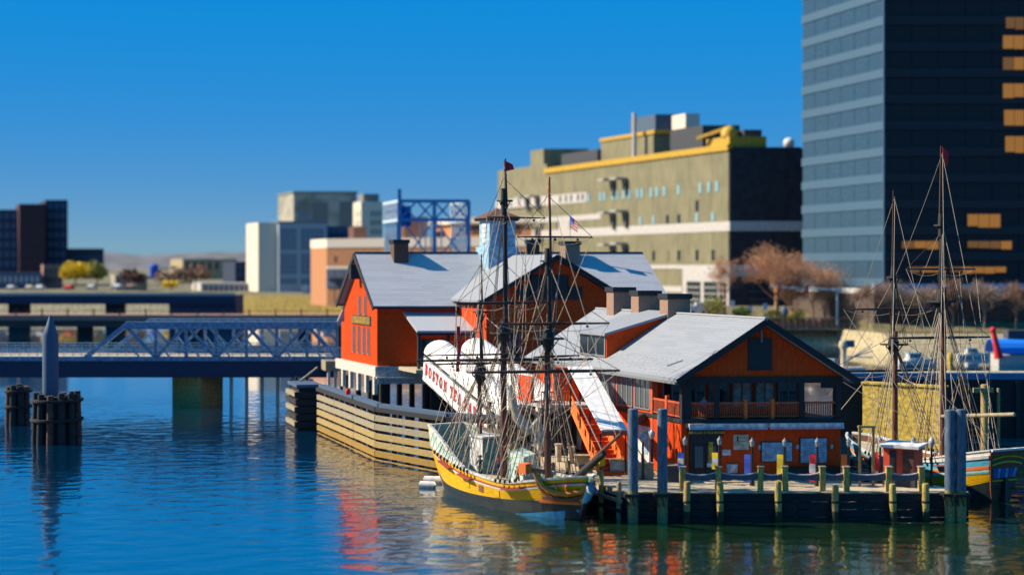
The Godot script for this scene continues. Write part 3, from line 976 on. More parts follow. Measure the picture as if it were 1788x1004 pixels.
func build_promenade():
	# a pink walk with a dark railing, shrubs and trees behind it
	var a = XD(36, 0, 336.0)
	var fr = [a, Vector3(1, 0, 0), Vector3(0, 0, -1)]
	structure("promenade", fb(fr, -2, 47, 3.7, 3.95, -4.0, 8.0), M.sand, "pale sunlit promenade above the sea wall")
	var t = thing("promenade_railing", "long dark railing along the promenade", "railing", a + Vector3(40, 4, 0))
	for k in 31:
		part(t, "post", fb(fr, k * 1.5, k * 1.5 + 0.42, 3.95, 6.3, -3.2, -2.9), M.rust)
	part(t, "hand_rail", fb(fr, 0, 46, 6.3, 6.55, -3.3, -2.8), M.pink_brick)
	part(t, "low_wall", fb(fr, 0, 46, 3.95, 4.7, -2.8, -2.4), M.pink_brick)
	structure("planting_bed", fb(fr, 6, 44, 3.95, 5.6, 3.0, 5.0), M.pink_brick, "pink brick planting bed behind the promenade railing")
	# street: white lorry, posts
	var o = W(1207, 548, 343.0)
	var lorry = thing("delivery_lorry", "white delivery lorry half hidden behind the tea room roof", "lorry", o)
	var s = S()
	box(s, o + Vector3(3.2, 1.7, 0), Vector3(4.2, 2.4, 2.2)); part(lorry, "cargo_box", s, M.white)
	s = S()
	box(s, o + Vector3(0.3, 1.3, 0), Vector3(1.5, 1.7, 2.0)); part(lorry, "cab", s, M.white)
	s = S()
	box(s, o + Vector3(-0.48, 1.6, 0), Vector3(0.06, 0.7, 1.7)); part(lorry, "windscreen", s, M.glass)
	for x in [0.4, 3.0, 4.6]:
		s = S()
		tube(s, [o + Vector3(x, 0.4, 0.85), o + Vector3(x, 0.4, 1.12)], 0.42, 10); part(lorry, "wheel", s, M.tyre)
	# big bare tree
	bare_tree("bare_tree", "large orange brown bare tree before the olive block's dark end", W(1355, 562, 344.0), 19.5, 9.8, M.twig, 4600)
	bare_tree("bare_tree", "orange bare tree spreading in front of the glass tower's corner", W(1420, 562, 347.0), 14.0, 10.5, M.twig, 2600)
	bare_tree("bare_tree", "slim pale bare tree left of the large orange brown one", W(1266, 556, 342.0), 15.5, 4.5, M.twig, 1000)
	for e in [[1385, 70], [1440, 64], [1480, 68], [1515, 62], [1560, 66], [1610, 64], [1665, 66], [1720, 66], [1775, 66]]:
		bare_tree("bare_shrub_tree", "grey brown bare thicket tree, %s" % {1385: "just right of the traffic light post", 1440: "left of the pale lamp pole", 1480: "right of the pale lamp pole", 1515: "left of the second ship's foremast", 1560: "behind the second ship's foremast", 1610: "between the second ship's masts", 1665: "behind the second ship's main mast", 1720: "left of the blue canopy boat", 1775: "behind the blue canopy boat"}[e[0]], W(e[0], 574, 320.0 if e[0] > 1490 else 346.0), 9.5 + (e[0] % 7) * 0.4, 4.6, M.twig_brown if e[0] % 2 else M.twig_grey, 1100)
	for e in [[1247, 551, 4.6, 3.0, M.leaf_olive, "tall yellow green forsythia bush beside the white lorry"], [1296, 552, 2.2, 2.4, M.leaf_green, "round bright green bush behind the tea room ridge"], [1352, 566, 3.4, 2.6, M.leaf_olive, "olive bush right of the tea room ridge"], [1378, 572, 3.6, 2.8, M.leaf_yellow, "yellow green bush left of the taller yellow one"], [1402, 572, 4.6, 2.8, M.leaf_olive, "taller yellow bush beside the pale lamp pole"], [1450, 573, 2.2, 3.0, M.leaf_olive, "low olive bush at the foot of the pale pole"], [1500, 575, 2.2, 3.4, M.leaf_olive, "low olive bush right of the pale pole"]]:
		bush(W(e[0], e[1], 341.0), e[2], e[3], e[4], e[5])
	# traffic lights on a long arm
	var p0 = W(1463, 576, 338.0)
	var tl = thing("traffic_light", "pale traffic light pole with long arm and two hanging signals", "traffic light", p0)
	s = S()
	tube(s, [p0, W(1463, 504, 338.0)], [0.35, 0.25], 8); part(tl, "pole", s, M.pale_blue)
	s = S()
	tube(s, [W(1463, 506, 338.0), W(1345, 501, 338.0)], [0.28, 0.16], 6); part(tl, "arm", s, M.pale_blue)
	for e in [[1360, M.orange], [1410, M.red_flag]]:
		s = S()
		var c = W(e[0], 505, 337.8)
		box(s, c, Vector3(0.75, 2.0, 0.6))
		var hd = part(tl, "signal_head", s, e[1])
		for k in 3:
			s = S()
			tube(s, [c + Vector3(0, 0.6 - 0.6 * k, 0.3), c + Vector3(0, 0.6 - 0.6 * k, 0.42)], 0.22, 8); part(hd, "signal_lens", s, M.roof_grey)
	# dark post lanterns and sign posts
	for e in [[1371, 552, 332.0, "dark post lantern right of the tea room ridge"], [1360, 506, 341.0, "dark clustered signal post under the traffic light arm"]]:
		var b = W(e[0], 578, e[2])
		var l = thing("post_lantern", e[3], "lamp", b)
		var top = W(e[0], e[1], e[2])
		s = S()
		tube(s, [b, top], [0.2, 0.14], 8); part(l, "post", s, M.black)
		s = S()
		lathe(s, top, [[0.3, -0.2], [0.75, 0.5], [0.8, 1.6], [0.35, 2.2], [0.1, 2.6]], 10); part(l, "lantern", s, M.slate_blue)
	for e in [[1280, 530, 548, "small white street sign left of the big bare tree"], [1311, 539, 552, "white street sign right of the green bush"], [1337, 535, 556, "blue street sign before the big bare tree's trunk"]]:
		var b = W(e[0], e[2] + 4, 341.0)
		var sg = thing("street_sign", e[3], "sign", b)
		s = S()
		tube(s, [b, W(e[0], e[1], 341.0)], 0.12, 6); part(sg, "post", s, M.concrete)
		s = S()
		box(s, W(e[0], e[1], 340.8), Vector3(1.0, 1.5, 0.1)); part(sg, "plate", s, M.pale_blue if e[0] == 1337 else M.white)
	# boats on the back water
	motor_boat(W(1600, 631, 262.0) * Vector3(1, 0, 1) + Vector3(0, 0.1, 0), "white cabin cruiser moored between the second ship's masts", 0.1, 0.95)
	motor_boat(W(1447, 632, 255.0) * Vector3(1, 0, 1), "white motor boat above the tea room's right roof slope", 2.6, 0.7)
	motor_boat(W(1700, 620, 285.0) * Vector3(1, 0, 1), "low white launch right of the second ship's main mast", 0.0, 0.8)
	# blue canopy boat and red buoy pole
	var bp = W(1770, 622, 262.0)
	bp.y = 0
	var cb = thing("canopy_boat", "big boat under a bright blue canopy at the right edge", "boat", bp)
	s = S()
	box(s, bp + Vector3(3, 1.1, 0), Vector3(13, 2.2, 4.5)); part(cb, "hull", s, M.concrete)
	s = S()
	var last = null
	for i in 9:
		var k = i / 8.0 * PI
		var row = [bp + Vector3(-4.5, 2.6 + sin(k) * 2.6, cos(k) * 2.6), bp + Vector3(10, 2.6 + sin(k) * 2.6, cos(k) * 2.6)]
		if last != null: slab(s, last[0], last[1], row[1], row[0], Vector3(0, -0.12, 0))
		last = row
	part(cb, "canopy", s, mat("canopy_blue", 0.01, 0.20, 0.72, 0.6))
	s = S()
	box(s, bp + Vector3(3.5, 6.0, -1.0), Vector3(9, 1.6, 2.6)); part(cb, "wheelhouse", s, M.roof_grey)
	var rb = W(1742, 622, 255.0)
	var bu = thing("marker_buoy", "bright red leaning marker buoy before the blue canopy", "buoy", rb)
	s = S()
	tube(s, [rb + Vector3(0.4, -0.4, 0), rb + Vector3(0, 1.6, 0), rb + Vector3(-0.7, 4.8, 0)], [0.85, 0.6, 0.4], 10); part(bu, "float", s, M.red_flag)
	s = S()
	ball(s, rb + Vector3(-0.72, 4.9, 0), 0.55); part(bu, "top_mark", s, M.red_flag)
	var yb = W(1661, 624, 240.0)
	yb.y = 0
	var yy = thing("marker_buoy", "yellow marker post right of the second ship's main mast", "buoy", yb)
	s = S()
	lathe(s, yb, [[0.5, 0], [0.55, 1.8], [0.4, 2.2], [0.55, 2.6], [0.5, 3.6], [0.2, 4.0]], 10); part(yy, "float", s, M.crane_yellow)
	# white floating crane with booms
	var cr = W(1480, 636, 245.0)
	cr.y = 0
	var ct = thing("dock_crane", "pale dock crane with slanting white booms behind the tea room eave", "crane", cr)
	s = S()
	box(s, cr + Vector3(0, 0.5, 0), Vector3(6, 1.0, 3)); part(ct, "pontoon", s, M.band_white)
	s = S()
	lathe(s, cr + Vector3(-0.6, 1, 0), [[0.55, 0], [0.5, 3.2], [0.9, 3.6], [0.8, 4.6]], 10); part(ct, "pedestal", s, M.cream)
	s = S()
	box(s, cr + Vector3(0.4, 5.2, 0), Vector3(1.6, 1.2, 1.4)); part(ct, "cab", s, M.slate_blue)
	for k in 3:
		s = S()
		bar(s, cr + Vector3(-0.4, 2.0 + k * 0.5, 0.8), cr + Vector3(4.4, 5.2 - k * 1.2, 0.8), 0.2, 0.2); part(ct, "boom", s, M.white)

func bush(base, h, r, m, label):
	var t = thing("bush", label, "bush", base)
	var s = S()
	for k in 5:
		var a = TAU * k / 5
		tube(s, [base, base + Vector3(cos(a) * r * 0.5, h * 0.7, sin(a) * r * 0.5)], [0.08, 0.03], 4)
	part(t, "stem", s, M.bark)
	s = S()
	leaves(s, base + Vector3(0, h * 0.5, 0), Vector3(r, h * 0.55, r), 900, 0.28, -0.15)
	part(t, "foliage", s, m)

func bare_tree(nm, label, base: Vector3, h, r, m, n):
	var t = thing(nm, label, "tree", base)
	var st = S()
	tube(st, [base, base + Vector3(0.15, h * 0.25, 0), base + Vector3(-0.1, h * 0.55, 0.1)], [h * 0.024, h * 0.018, h * 0.008], 7)
	part(t, "trunk", st, m)
	var tips = []
	var limbs = []
	for k in 9:
		var a = TAU * k / 9.0 * 2.0 + rng.randf()
		var y0 = h * rng.randf_range(0.2, 0.5)
		var e = base + Vector3(cos(a) * r * rng.randf_range(0.3, 0.6), h * rng.randf_range(0.5, 0.8), sin(a) * r * rng.randf_range(0.3, 0.6))
		var s = S()
		tube(s, [base + Vector3(0, y0, 0), base.lerp(e, 0.5) + Vector3(0, h * 0.12, 0), e], [h * 0.009, h * 0.006, h * 0.003], 4)
		part(t, "limb", s, m)
		for j in 5:
			var f = e + Vector3(rng.randf_range(-1, 1) * r * 0.4, rng.randf_range(0.0, 0.25) * h, rng.randf_range(-1, 1) * r * 0.4)
			limbs.append([e, f])
			tips.append(f)
	var c = S()
	for l in limbs: tube(c, [l[0], l[1]], [h * 0.003, 0.02], 3)
	for i in n:
		var p = tips[rng.randi() % tips.size()].lerp(limbs[rng.randi() % limbs.size()][0], rng.randf() * 0.35)
		p += Vector3(rng.randfn(), rng.randfn() * 0.7, rng.randfn()) * r * 0.13
		var dv = (p - base - Vector3(0, h * 0.35, 0)).normalized() + Vector3(rng.randfn(), rng.randfn() + 0.5, rng.randfn()) * 0.5
		dv = dv.normalized() * rng.randf_range(0.5, 1.3)
		var sd = dv.cross(Vector3(rng.randfn(), rng.randfn(), rng.randfn())).normalized() * 0.06
		tri(c, p - sd, p + sd, p + dv, Vector3(0, 0.3, 1))
		var sd2 = dv.cross(sd).normalized() * 0.05
		tri(c, p - sd2, p + sd2, p + dv * 0.8 + sd * 4, Vector3(0, 0.3, 1))
	part(t, "crown", c, m)
	return t

# ---------------------------------------------------------------- bridges on the left
func build_bridges():
	# near blue truss bridge
	var d = 186.0
	var x0 = (-260 - CX) * d / F; var x1 = (588 - CX) * d / F
	var fr = [XD(x0, 0, d), Vector3(1, 0, 0), Vector3(0, 0, -1)]
	var L = x1 - x0
	var t = thing("truss_bridge", "blue steel truss bridge running left from the red museum", "bridge", XD((x0 + x1) / 2, 5, d))
	var yd = 6.55; var yt = 11.0
	part(t, "deck", fb(fr, 0, L, yd - 0.35, yd, 0, 12), M.deck)
	for b in [0.0, 11.6]:
		part(t, "girder", fb(fr, 0, L, yd - 2.6, yd - 0.36, b, b + 0.4), M.navy)
		part(t, "kerb_beam", fb(fr, 0, L, yd - 0.36, yd + 0.25, b - 0.06, b + 0.46), M.bridge_blue)
	for k in 12: part(t, "cross_beam", fb(fr, k * L / 11.5, k * L / 11.5 + 0.5, yd - 1.9, yd - 0.36, 0.41, 11.59), M.navy)
	for b in [0.2, 11.8]:
		var s = S()
		bar(s, q(fr, 37, yt, b), q(fr, L, yt, b), 0.7, 1.0)
		part(t, "top_chord", s, M.bridge_blue)
		s = S()
		bar(s, q(fr, 31.5, yd, b), q(fr, 37, yt, b), 0.6, 0.6)
		part(t, "end_post", s, M.bridge_blue)
		var n = 7
		for k in n:
			var a0 = 37 + (L - 37) * k / n; var a1 = 37 + (L - 37) * (k + 1) / n
			s = S()
			bar(s, q(fr, a1, yd, b), q(fr, a1, yt, b), 0.34, 0.4)
			part(t, "vertical", s, M.bridge_blue)
			s = S()
			var up = k % 2 == 0
			bar(s, q(fr, a0, yt if up else yd, b), q(fr, a1, yd if up else yt, b), 0.34, 0.42)
			part(t, "diagonal", s, M.bridge_blue)
			s = S()
			bar(s, q(fr, a0, lerpf(yd, yt, 0.6), b - 0.28), q(fr, (a0 + a1) / 2, yd, b - 0.28), 0.2, 0.2)
			part(t, "diagonal", s, M.pale_blue)
		for y in [7.1, 7.65, 8.0]:
			s = S()
			bar(s, q(fr, 0, y, b - 0.5), q(fr, L, y, b - 0.5), 0.1, 0.1)
			part(t, "hand_rail", s, M.pale_blue)
		var rails = S()
		for k in int(L / 1.2):
			bar(rails, q(fr, k * 1.2, yd, b - 0.5), q(fr, k * 1.2, 8.0, b - 0.5), 0.06, 0.06)
		tag(part(t, "baluster", rails, M.pale_blue), "", "", "", "stuff")
	var pier = thing("stone_pier", "lit ochre stone bridge pier under the blue truss bridge", "bridge pier", XD(-44, 0, 190))
	var pf = [XD((290 - CX) * d / F, 0, d + 3.0), Vector3(0.86, 0, 0.5), Vector3(0.5, 0, -0.86)]
	for r in 4:
		for c in 4:
			var sh = 0.85 if r % 2 else 0.0
			if c == 3 and r % 2 == 0: continue
			var a0 = maxf(0.0, c * 1.75 - sh); var a1 = minf(5.2, c * 1.75 + 1.72 - sh)
			part(pier, "stone", fb(pf, a0 + 0.02, a1, -0.6 + r * 1.12, 0.5 + r * 1.12, 0.02 * c, 4.5), M.stone)
	part(pier, "core", fb(pf, 0.1, 5.1, -1, 3.8, 0.15, 4.4), M.rust)
	part(pier, "cap", fb(pf, -0.2, 5.4, 3.88, 4.15, -0.25, 4.7), M.stone)
	# pale pier posts near the museum end
	for k in 5:
		var o = W(403 + k * 27, CY, d + 3.0); o.y = 0
		var st = S()
		lathe(st, o, [[0.24, -1], [0.24, 3.9]], 8)
		solo("bridge_pile", st, M.beam_white, "pale bridge pile under the truss bridge, %s counting from the stone pier" % ["first", "second", "third", "fourth", "fifth"][k], "pile", "pale bridge piles")
	# dark viaduct behind and the brown one between
	var d2 = 450.0
	var f2 = [XD(-260, 0, d2), Vector3(1, 0, 0), Vector3(0, 0, -1)]
	var v = thing("road_bridge", "far dark road bridge ending at the yellow bank", "bridge", XD(-170, 4, d2))
	var r2 = (410 - CX) * d2 / F + 260
	part(v, "girder", fb(f2, 0, r2, 6.6, 9.4, 0, 14), M.navy)
	part(v, "parapet", fb(f2, 0, r2, 9.4, 10.3, -0.2, 0.3), M.concrete)
	part(v, "roadway", fb(f2, 0, r2, 9.4, 9.5, 0.3, 14), M.asphalt)
	for k in 5: part(v, "pier", fb(f2, 30 + k * 32, 34 + k * 32, -1, 6.6, 2, 12), M.quay_dark)
	part(v, "abutment", fb(f2, r2 - 22, r2, -1, 6.6, 1, 14), M.navy)
	var d3 = 370.0
	var f3 = [XD(-220, 0, d3), Vector3(1, 0, 0), Vector3(0, 0, -1)]
	var rr = (610 - CX) * d3 / F + 220
	var w = thing("low_bridge", "low reddish brown footbridge between the two larger bridges", "bridge", XD(-130, 3, d3))
	part(w, "deck", fb(f3, 0, rr, 4.4, 5.9, 0, 9), M.pink_brick)
	part(w, "girder", fb(f3, 0.1, rr, 2.6, 4.4, 1, 8), M.roof_grey)
	for k in 26:
		part(w, "rail_post", fb(f3, 2 + k * 7.0, 2.3 + k * 7.0, 5.9, 7.6, 0.1, 0.4), M.rust)
	part(w, "hand_rail", fb(f3, 0, rr, 6.9, 7.05, 0.15, 0.35), M.rust)
	for k in 6: part(w, "pier", fb(f3, 12 + k * 30, 15 + k * 30, -1, 2.6, 2, 7), M.quay_dark)
	# timber dolphins in the foreground left
	dolphin(G(98, 772), 2.55, 5.2, true, "big dark timber dolphin carrying a blue conical marker post")
	dolphin(G(30, 742), 1.4, 4.6, false, "smaller dark dolphin behind the big one at the left edge")

func dolphin(o, r, h, marker, label):
	var t = thing("dolphin", label, "mooring dolphin", o)
	var n = 12 if marker else 7
	for k in n:
		var a = TAU * k / n
		var s = S()
		var p = o + Vector3(cos(a), 0, sin(a)) * (r - 0.25)
		tube(s, [p + Vector3(0, -1.5, 0), p + Vector3(-cos(a) * 0.15, h + (k % 3) * 0.12, -sin(a) * 0.15)], [0.42, 0.36], 8)
		part(t, "pile", s, M.pile_dark if k % 3 else M.rust)
	var c = S()
	lathe(c, o, [[r - 0.5, -1], [r - 0.55, h - 0.2]], 14)
	part(t, "core", c, M.creosote)
	for y in [h * 0.45, h * 0.85]:
		c = S()
		lathe(c, o + Vector3(0, y, 0), [[r + 0.2, 0], [r + 0.25, 0.15], [r + 0.2, 0.3]], 18)
		part(t, "wale_band", c, M.creosote)
	if marker:
		c = S()
		lathe(c, o + Vector3(-0.7, h - 0.3, 0), [[0.85, 0], [0.85, 6.6], [0.5, 7.6], [0.12, 8.8]], 12)
		part(t, "marker_post", c, M.slate_blue)
		c = S()
		bar(c, o + Vector3(-1.6, h + 2, -0.3), o + Vector3(-1.0, h + 6.5, -0.3), 0.25, 0.25)
		part(t, "ladder", c, M.pink_brick)

# ---------------------------------------------------------------- the red museum
func courses(t, e0: Vector3, e1: Vector3, r0: Vector3, r1: Vector3, rows: int, cols: int, key):
	# rows of slates laid over a roof slope from eave (e) to ridge (r), each a little proud of the next
	var n = (e1 - e0).cross(r0 - e0).normalized()
	if n.y < 0: n = -n
	for k in rows:
		var a0 = e0.lerp(r0, k / float(rows)); var a1 = e1.lerp(r1, k / float(rows))
		var b0 = e0.lerp(r0, (k + 1.06) / rows); var b1 = e1.lerp(r1, (k + 1.06) / rows)
		for c in cols:
			var u0 = c / float(cols); var u1 = (c + 1) / float(cols)
			var sh = (0.35 / cols) * (k % 3) if c > 0 else 0.0
			var sh1 = (0.35 / cols) * (k % 3) if c < cols - 1 else 0.0
			var s = S()
			hexa(s, [a0.lerp(a1, u0 + sh) + n * 0.003, a0.lerp(a1, u1 + sh1) + n * 0.003, b0.lerp(b1, u1 + sh1) + n * 0.001, b0.lerp(b1, u0 + sh) + n * 0.001, a0.lerp(a1, u0 + sh) + n * 0.022, a0.lerp(a1, u1 + sh1) + n * 0.022, b0.lerp(b1, u1 + sh1) + n * 0.012, b0.lerp(b1, u0 + sh) + n * 0.012])
			part(t, "slate_course", s, M[key + ["", "_b", "_c"][rng.randi() % 3]])
func roof_slab(t, fr, p0, p1, b0, b1, m, nm = "roof_slope", th = 0.28):   # p: [a, y] eave and ridge
	var s = S()
	slab(s, q(fr, p0[0], p0[1], b0), q(fr, p1[0], p1[1], b0), q(fr, p1[0], p1[1], b1), q(fr, p0[0], p0[1], b1), Vector3(0, -th, 0))
	return part(t, nm, s, m)

func gable(fr, a0, a1, y0, ax, y1, b0, b1):
	var s = S()
	var p = []
	for b in [b0, b1]: p.append([q(fr, a0, y0, b), q(fr, a1, y0, b), q(fr, ax, y1, b)])
	var c = (p[0][0] + p[0][1] + p[0][2] + p[1][0] + p[1][1] + p[1][2]) / 6.0
	tri(s, p[0][0], p[0][1], p[0][2], p[0][0] - p[1][0])
	tri(s, p[1][0], p[1][1], p[1][2], p[1][0] - p[0][0])
	for e in [[0, 1], [1, 2], [2, 0]]:
		quad(s, p[0][e[0]], p[0][e[1]], p[1][e[1]], p[1][e[0]], (p[0][e[0]] + p[0][e[1]] + p[1][e[1]] + p[1][e[0]]) / 4.0 - c)
	return s

func chimney(t, fr, a0, a1, y0, y1, b0, b1, m, nm = "chimney"):
	var c = part(t, nm, fb(fr, a0, a1, y0, y1 - 0.45, b0, b1), m)
	part(c, "chimney_cap", fb(fr, a0 - 0.12, a1 + 0.12, y1 - 0.45, y1, b0 - 0.12, b1 + 0.12), M.black)
	return c

func framed(t, fr, lo, hi, y0, y1, side, n, glass = null, at = 0.0, nm = "window"):
	# a window of n lights, standing 6 cm proud; side = on the left wall (a = at), else on the front (b = at)
	var g = M.glass if glass == null else glass
	var f = func(x0, x1, z0, z1, k0, k1):
		return fb(fr, at - k1, at - k0, z0, z1, x0, x1) if side else fb(fr, x0, x1, z0, z1, at - k1, at - k0)
	var w = part(t, nm, f.call(lo, hi, y0, y1, -0.1, 0.02), M.black)
	var pw = (hi - lo) / n
	for k in n:
		part(w, "pane", f.call(lo + pw * k + 0.07, lo + pw * (k + 1) - 0.07, y0 + 0.08, y1 - 0.08, 0.023, 0.035), g)
	for k in n + 1:
		var x = lo + pw * k
		part(w, "frame", f.call(x - 0.06, x + 0.06, y0, y1, 0.022, 0.08), M.frame_grey if g != M.black else M.black)
	part(w, "sill", f.call(lo - 0.1, hi + 0.1, y0 - 0.12, y0, 0.0, 0.12), M.frame_grey if g != M.black else M.black)
	return w

func build_museum():
	var fr = [XD(-16.22, 0, 165.0), Vector3(1, 0, 0), VS]
	var t = thing("museum_hall", "large red timber museum hall with slate roofs standing on piles", "building", XD(-2, 7, 168))
	part(t, "wall", fb(fr, 0, 34.4, 7.0, 14.6, 0, 12), M.red)
	# gable ends close the roof space: ridge along the front
	for a in [0.0, 34.1]:
		var ge = S()
		var p = [q(fr, a, 14.6, 0), q(fr, a, 14.6, 12), q(fr, a, 20.2, 6)]
		var p2 = [q(fr, a + 0.3, 14.6, 0), q(fr, a + 0.3, 14.6, 12), q(fr, a + 0.3, 20.2, 6)]
		tri(ge, p[0], p[1], p[2], Vector3(-1, 0, 0.45)); tri(ge, p2[0], p2[1], p2[2], Vector3(1, 0, -0.45))
		for e in [[1, 2], [2, 0]]: quad(ge, p[e[0]], p[e[1]], p2[e[1]], p2[e[0]], Vector3(0, 1, 0))
		part(t, "gable", ge, M.red)
	for e in [[-0.9, 14.0], [12.9, 14.0]]:      # front and rear slopes
		var s = S()
		slab(s, q(fr, -0.7, e[1] + 0.25, e[0]), q(fr, 35.2, e[1] + 0.25, e[0]), q(fr, 35.2, 20.7, 6), q(fr, -0.7, 20.7, 6), Vector3(0, -0.3, 0))
		part(t, "roof_slope", s, M.slate)
		if e[0] < 0: courses(t, q(fr, -0.7, e[1] + 0.25, e[0]), q(fr, 35.2, e[1] + 0.25, e[0]), q(fr, -0.7, 20.7, 6), q(fr, 35.2, 20.7, 6), 22, 13, "slate")
		s = S()
		bar(s, q(fr, -0.8, e[1] + 0.02, e[0] - 0.05), q(fr, 35.3, e[1] + 0.02, e[0] - 0.05), 0.24, 0.28)
		part(t, "gutter", s, M.dark_trim)
		s = S()
		bar(s, q(fr, -0.78, e[1] - 0.1, e[0]), q(fr, -0.78, 20.42, 6), 0.16, 0.55)
		part(t, "rake_board", s, M.dark_trim)
	var s = S()
	bar(s, q(fr, -0.72, 20.74, 6), q(fr, 35.2, 20.74, 6), 0.4, 0.12)
	part(t, "ridge_cap", s, M.dark_trim)
	part(t, "hoist_beam", fb(fr, -1.3, 0.0, 17.4, 19.2, 5.6, 6.4), M.black)
	# rear lean-to to the left
	part(t, "lean_to", fb(fr, 0.4, 9, 7.0, 11.8, 12.0, 14.4), M.red)
	s = S()
	slab(s, q(fr, 0.0, 14.1, 12.1), q(fr, 9.3, 14.1, 12.1), q(fr, 9.3, 11.9, 14.9), q(fr, 0.0, 11.9, 14.9), Vector3(0, -0.25, 0))
	part(t, "lean_to_roof", s, M.slate)
	for b in [2.9, 4.6, 6.45, 8.3]: framed(t, fr, b - 0.36, b + 0.36, 8.3, 11.5, true, 1, M.rust)
	for b in [4.1, 6.1]: framed(t, fr, b - 0.36, b + 0.36, 13.1, 15.3, true, 1, M.rust)
	var sg = part(t, "sign_board", fb(fr, -0.14, 0, 11.85, 12.8, 2.2, 8.6), M.sign_olive)
	part(sg, "sign_border", fb(fr, -0.1, 0.003, 11.75, 12.9, 2.05, 8.75), M.black)
	for k in 2:
		var tm = text_mesh(["BOSTON TEA PARTY", "SHIPS & MUSEUM"][k], 0.36, "Droid Serif")
		var mi = part(sg, "sign_lettering", tm, M.gold)
		var dir = -VS.normalized()
		var b3 = Basis(dir, Vector3.UP, dir.cross(Vector3.UP))
		mi.transform = Transform3D(b3, q(fr, -0.165, 12.52 - k * 0.42, 5.4) - offset_of(sg))
	# lean-to porch on the long wall
	s = S()
	slab(s, q(fr, 2.9, 11.5, -5.0), q(fr, 10.2, 11.5, -5.0), q(fr, 9.4, 13.6, 0.0), q(fr, 3.1, 13.6, 0.0), Vector3(0, -0.25, 0))
	part(t, "porch_roof", s, M.slate)
	part(t, "porch_fascia", fb(fr, 2.85, 10.25, 10.95, 11.24, -5.05, -4.85), M.dark_trim)
	for a in [3.2, 6.6, 10.0]: part(t, "porch_post", fb(fr, a - 0.14, a + 0.14, 7.0, 10.95, -4.9, -4.6), M.dark_trim)
	part(t, "porch_door", fb(fr, 5.0, 8.2, 7.0, 10.2, -0.12, 0), M.glass)
	part(t, "porch_floor", fb(fr, 2.4, 12.5, 6.6, 7.0, -6.0, 0), M.deck)
	var bt = S()      # thin battens over the board joints
	for k in 58: fbox(bt, fr, 0.3 + k * 0.59, 0.35 + k * 0.59, 7.02, 13.9, -0.022, 0.0)
	for k in 20: fbox(bt, fr, -0.022, 0.0, 7.02, 14.3 + 5.0 * (1.0 - absf(k * 0.6 - 5.7) / 6.0), 0.3 + k * 0.6, 0.35 + k * 0.6)
	tag(part(t, "wall_batten", bt, M.red), "", "", "", "stuff")
	# chimneys
	chimney(t, fr, 3.7, 5.5, 19.2, 22.3, 4.6, 6.0, M.brick_brown)
	chimney(t, fr, 24.8, 26.6, 19.2, 22.1, 4.4, 5.8, M.brick_pink)
	chimney(t, fr, 20.6, 21.7, 19.2, 22.3, 4.6, 5.8, M.brick_brown)
	# the cross gable
	var f2 = [XD(-3.55, 0, 157.0), Vector3(1, 0, 0), VS]
	part(t, "cross_wall", fb(f2, 0.6, 16.2, 7.0, 15.0, 0, 8.2), M.red)
	part(t, "cross_gable", gable(f2, 0.6, 16.2, 15.0, 8.4, 19.9, 0, 12), M.red)
	for e in [-0.25, 17.0]:
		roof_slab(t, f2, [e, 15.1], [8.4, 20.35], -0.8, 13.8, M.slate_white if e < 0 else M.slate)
		s = S()
		bar(s, q(f2, e, 14.85, -0.82), q(f2, 8.4, 20.1, -0.82), 0.14, 0.5)
		part(t, "rake_board", s, M.dark_trim)
	for e in [[5.6, 9.9, 15.2, 18.0], [4.1, 5.5, 15.2, 16.8], [10.0, 11.5, 15.2, 16.7]]:
		part(t, "shutter", fb(f2, e[0], e[1], e[2], e[3], -0.14, 0.0), M.black)
	for k in 5: part(t, "shutter_rail", fb(f2, 5.6 + k * 1.06, 5.68 + k * 1.06, 15.2, 18.0, -0.2, -0.14), M.dark_trim)
	framed(t, f2, 2.4, 4.2, 9.2, 11.0, true, 2, M.glass, 0.6)
	for k in 3: framed(t, f2, 2.0 + k * 4.6, 4.4 + k * 4.6, 8.6, 11.4, false, 2)
	# cupola
	var f3 = [XD(-2.9, 0, 168.0), Vector3(1, 0, 0), VS]
	var cu = part(t, "cupola", fb(f3, 0.2, 3.2, 21.4, 24.8, 0, 3.0), M.pale_blue)
	part(cu, "cupola_base", fb(f3, -0.1, 3.6, 18.6, 21.4, -0.3, 3.4), M.pale_blue)
	for k in 4:
		part(cu, "louver", fb(f3, 1.1, 2.3, 21.9 + k * 0.62, 22.4 + k * 0.62, -0.08, 0), M.truss_blue)
		part(cu, "louver", fb(f3, 0.12, 0.2, 21.9 + k * 0.62, 22.4 + k * 0.62, 0.9, 2.1), M.white)  # sunlit side painted white, the front ones left blue
	for a in [0.2, 3.0]: part(cu, "corner_post", fb(f3, a - 0.1, a + 0.25, 21.4, 24.8, -0.14, 0), M.pale_blue)
	part(cu, "cornice", fb(f3, -0.25, 3.65, 24.6, 24.9, -0.4, 3.4), M.dark_trim)
	s = S()
	var ap = q(f3, 1.7, 26.2, 1.5)
	var cr = [q(f3, -0.5, 24.9, -0.6), q(f3, 3.9, 24.9, -0.6), q(f3, 3.9, 24.9, 3.6), q(f3, -0.5, 24.9, 3.6)]
	for k in 4: tri(s, cr[k], cr[(k + 1) % 4], ap, (cr[k] + cr[(k + 1) % 4]) / 2 - q(f3, 1.7, 24, 1.5))
	quad(s, cr[0], cr[1], cr[2], cr[3], Vector3.DOWN)
	part(cu, "cupola_roof", s, M.rust)
	# the flag on the right chimney
	var fl = thing("flagpole", "flagpole with striped flag rising from the right brick chimney", "flagpole", q(fr, 25.7, 22.1, 5.1))
	s = S()
	tube(s, [q(fr, 25.7, 22.1, 5.1), q(fr, 25.7, 26.0, 5.1)], [0.06, 0.04], 6); part(fl, "pole", s, M.white)
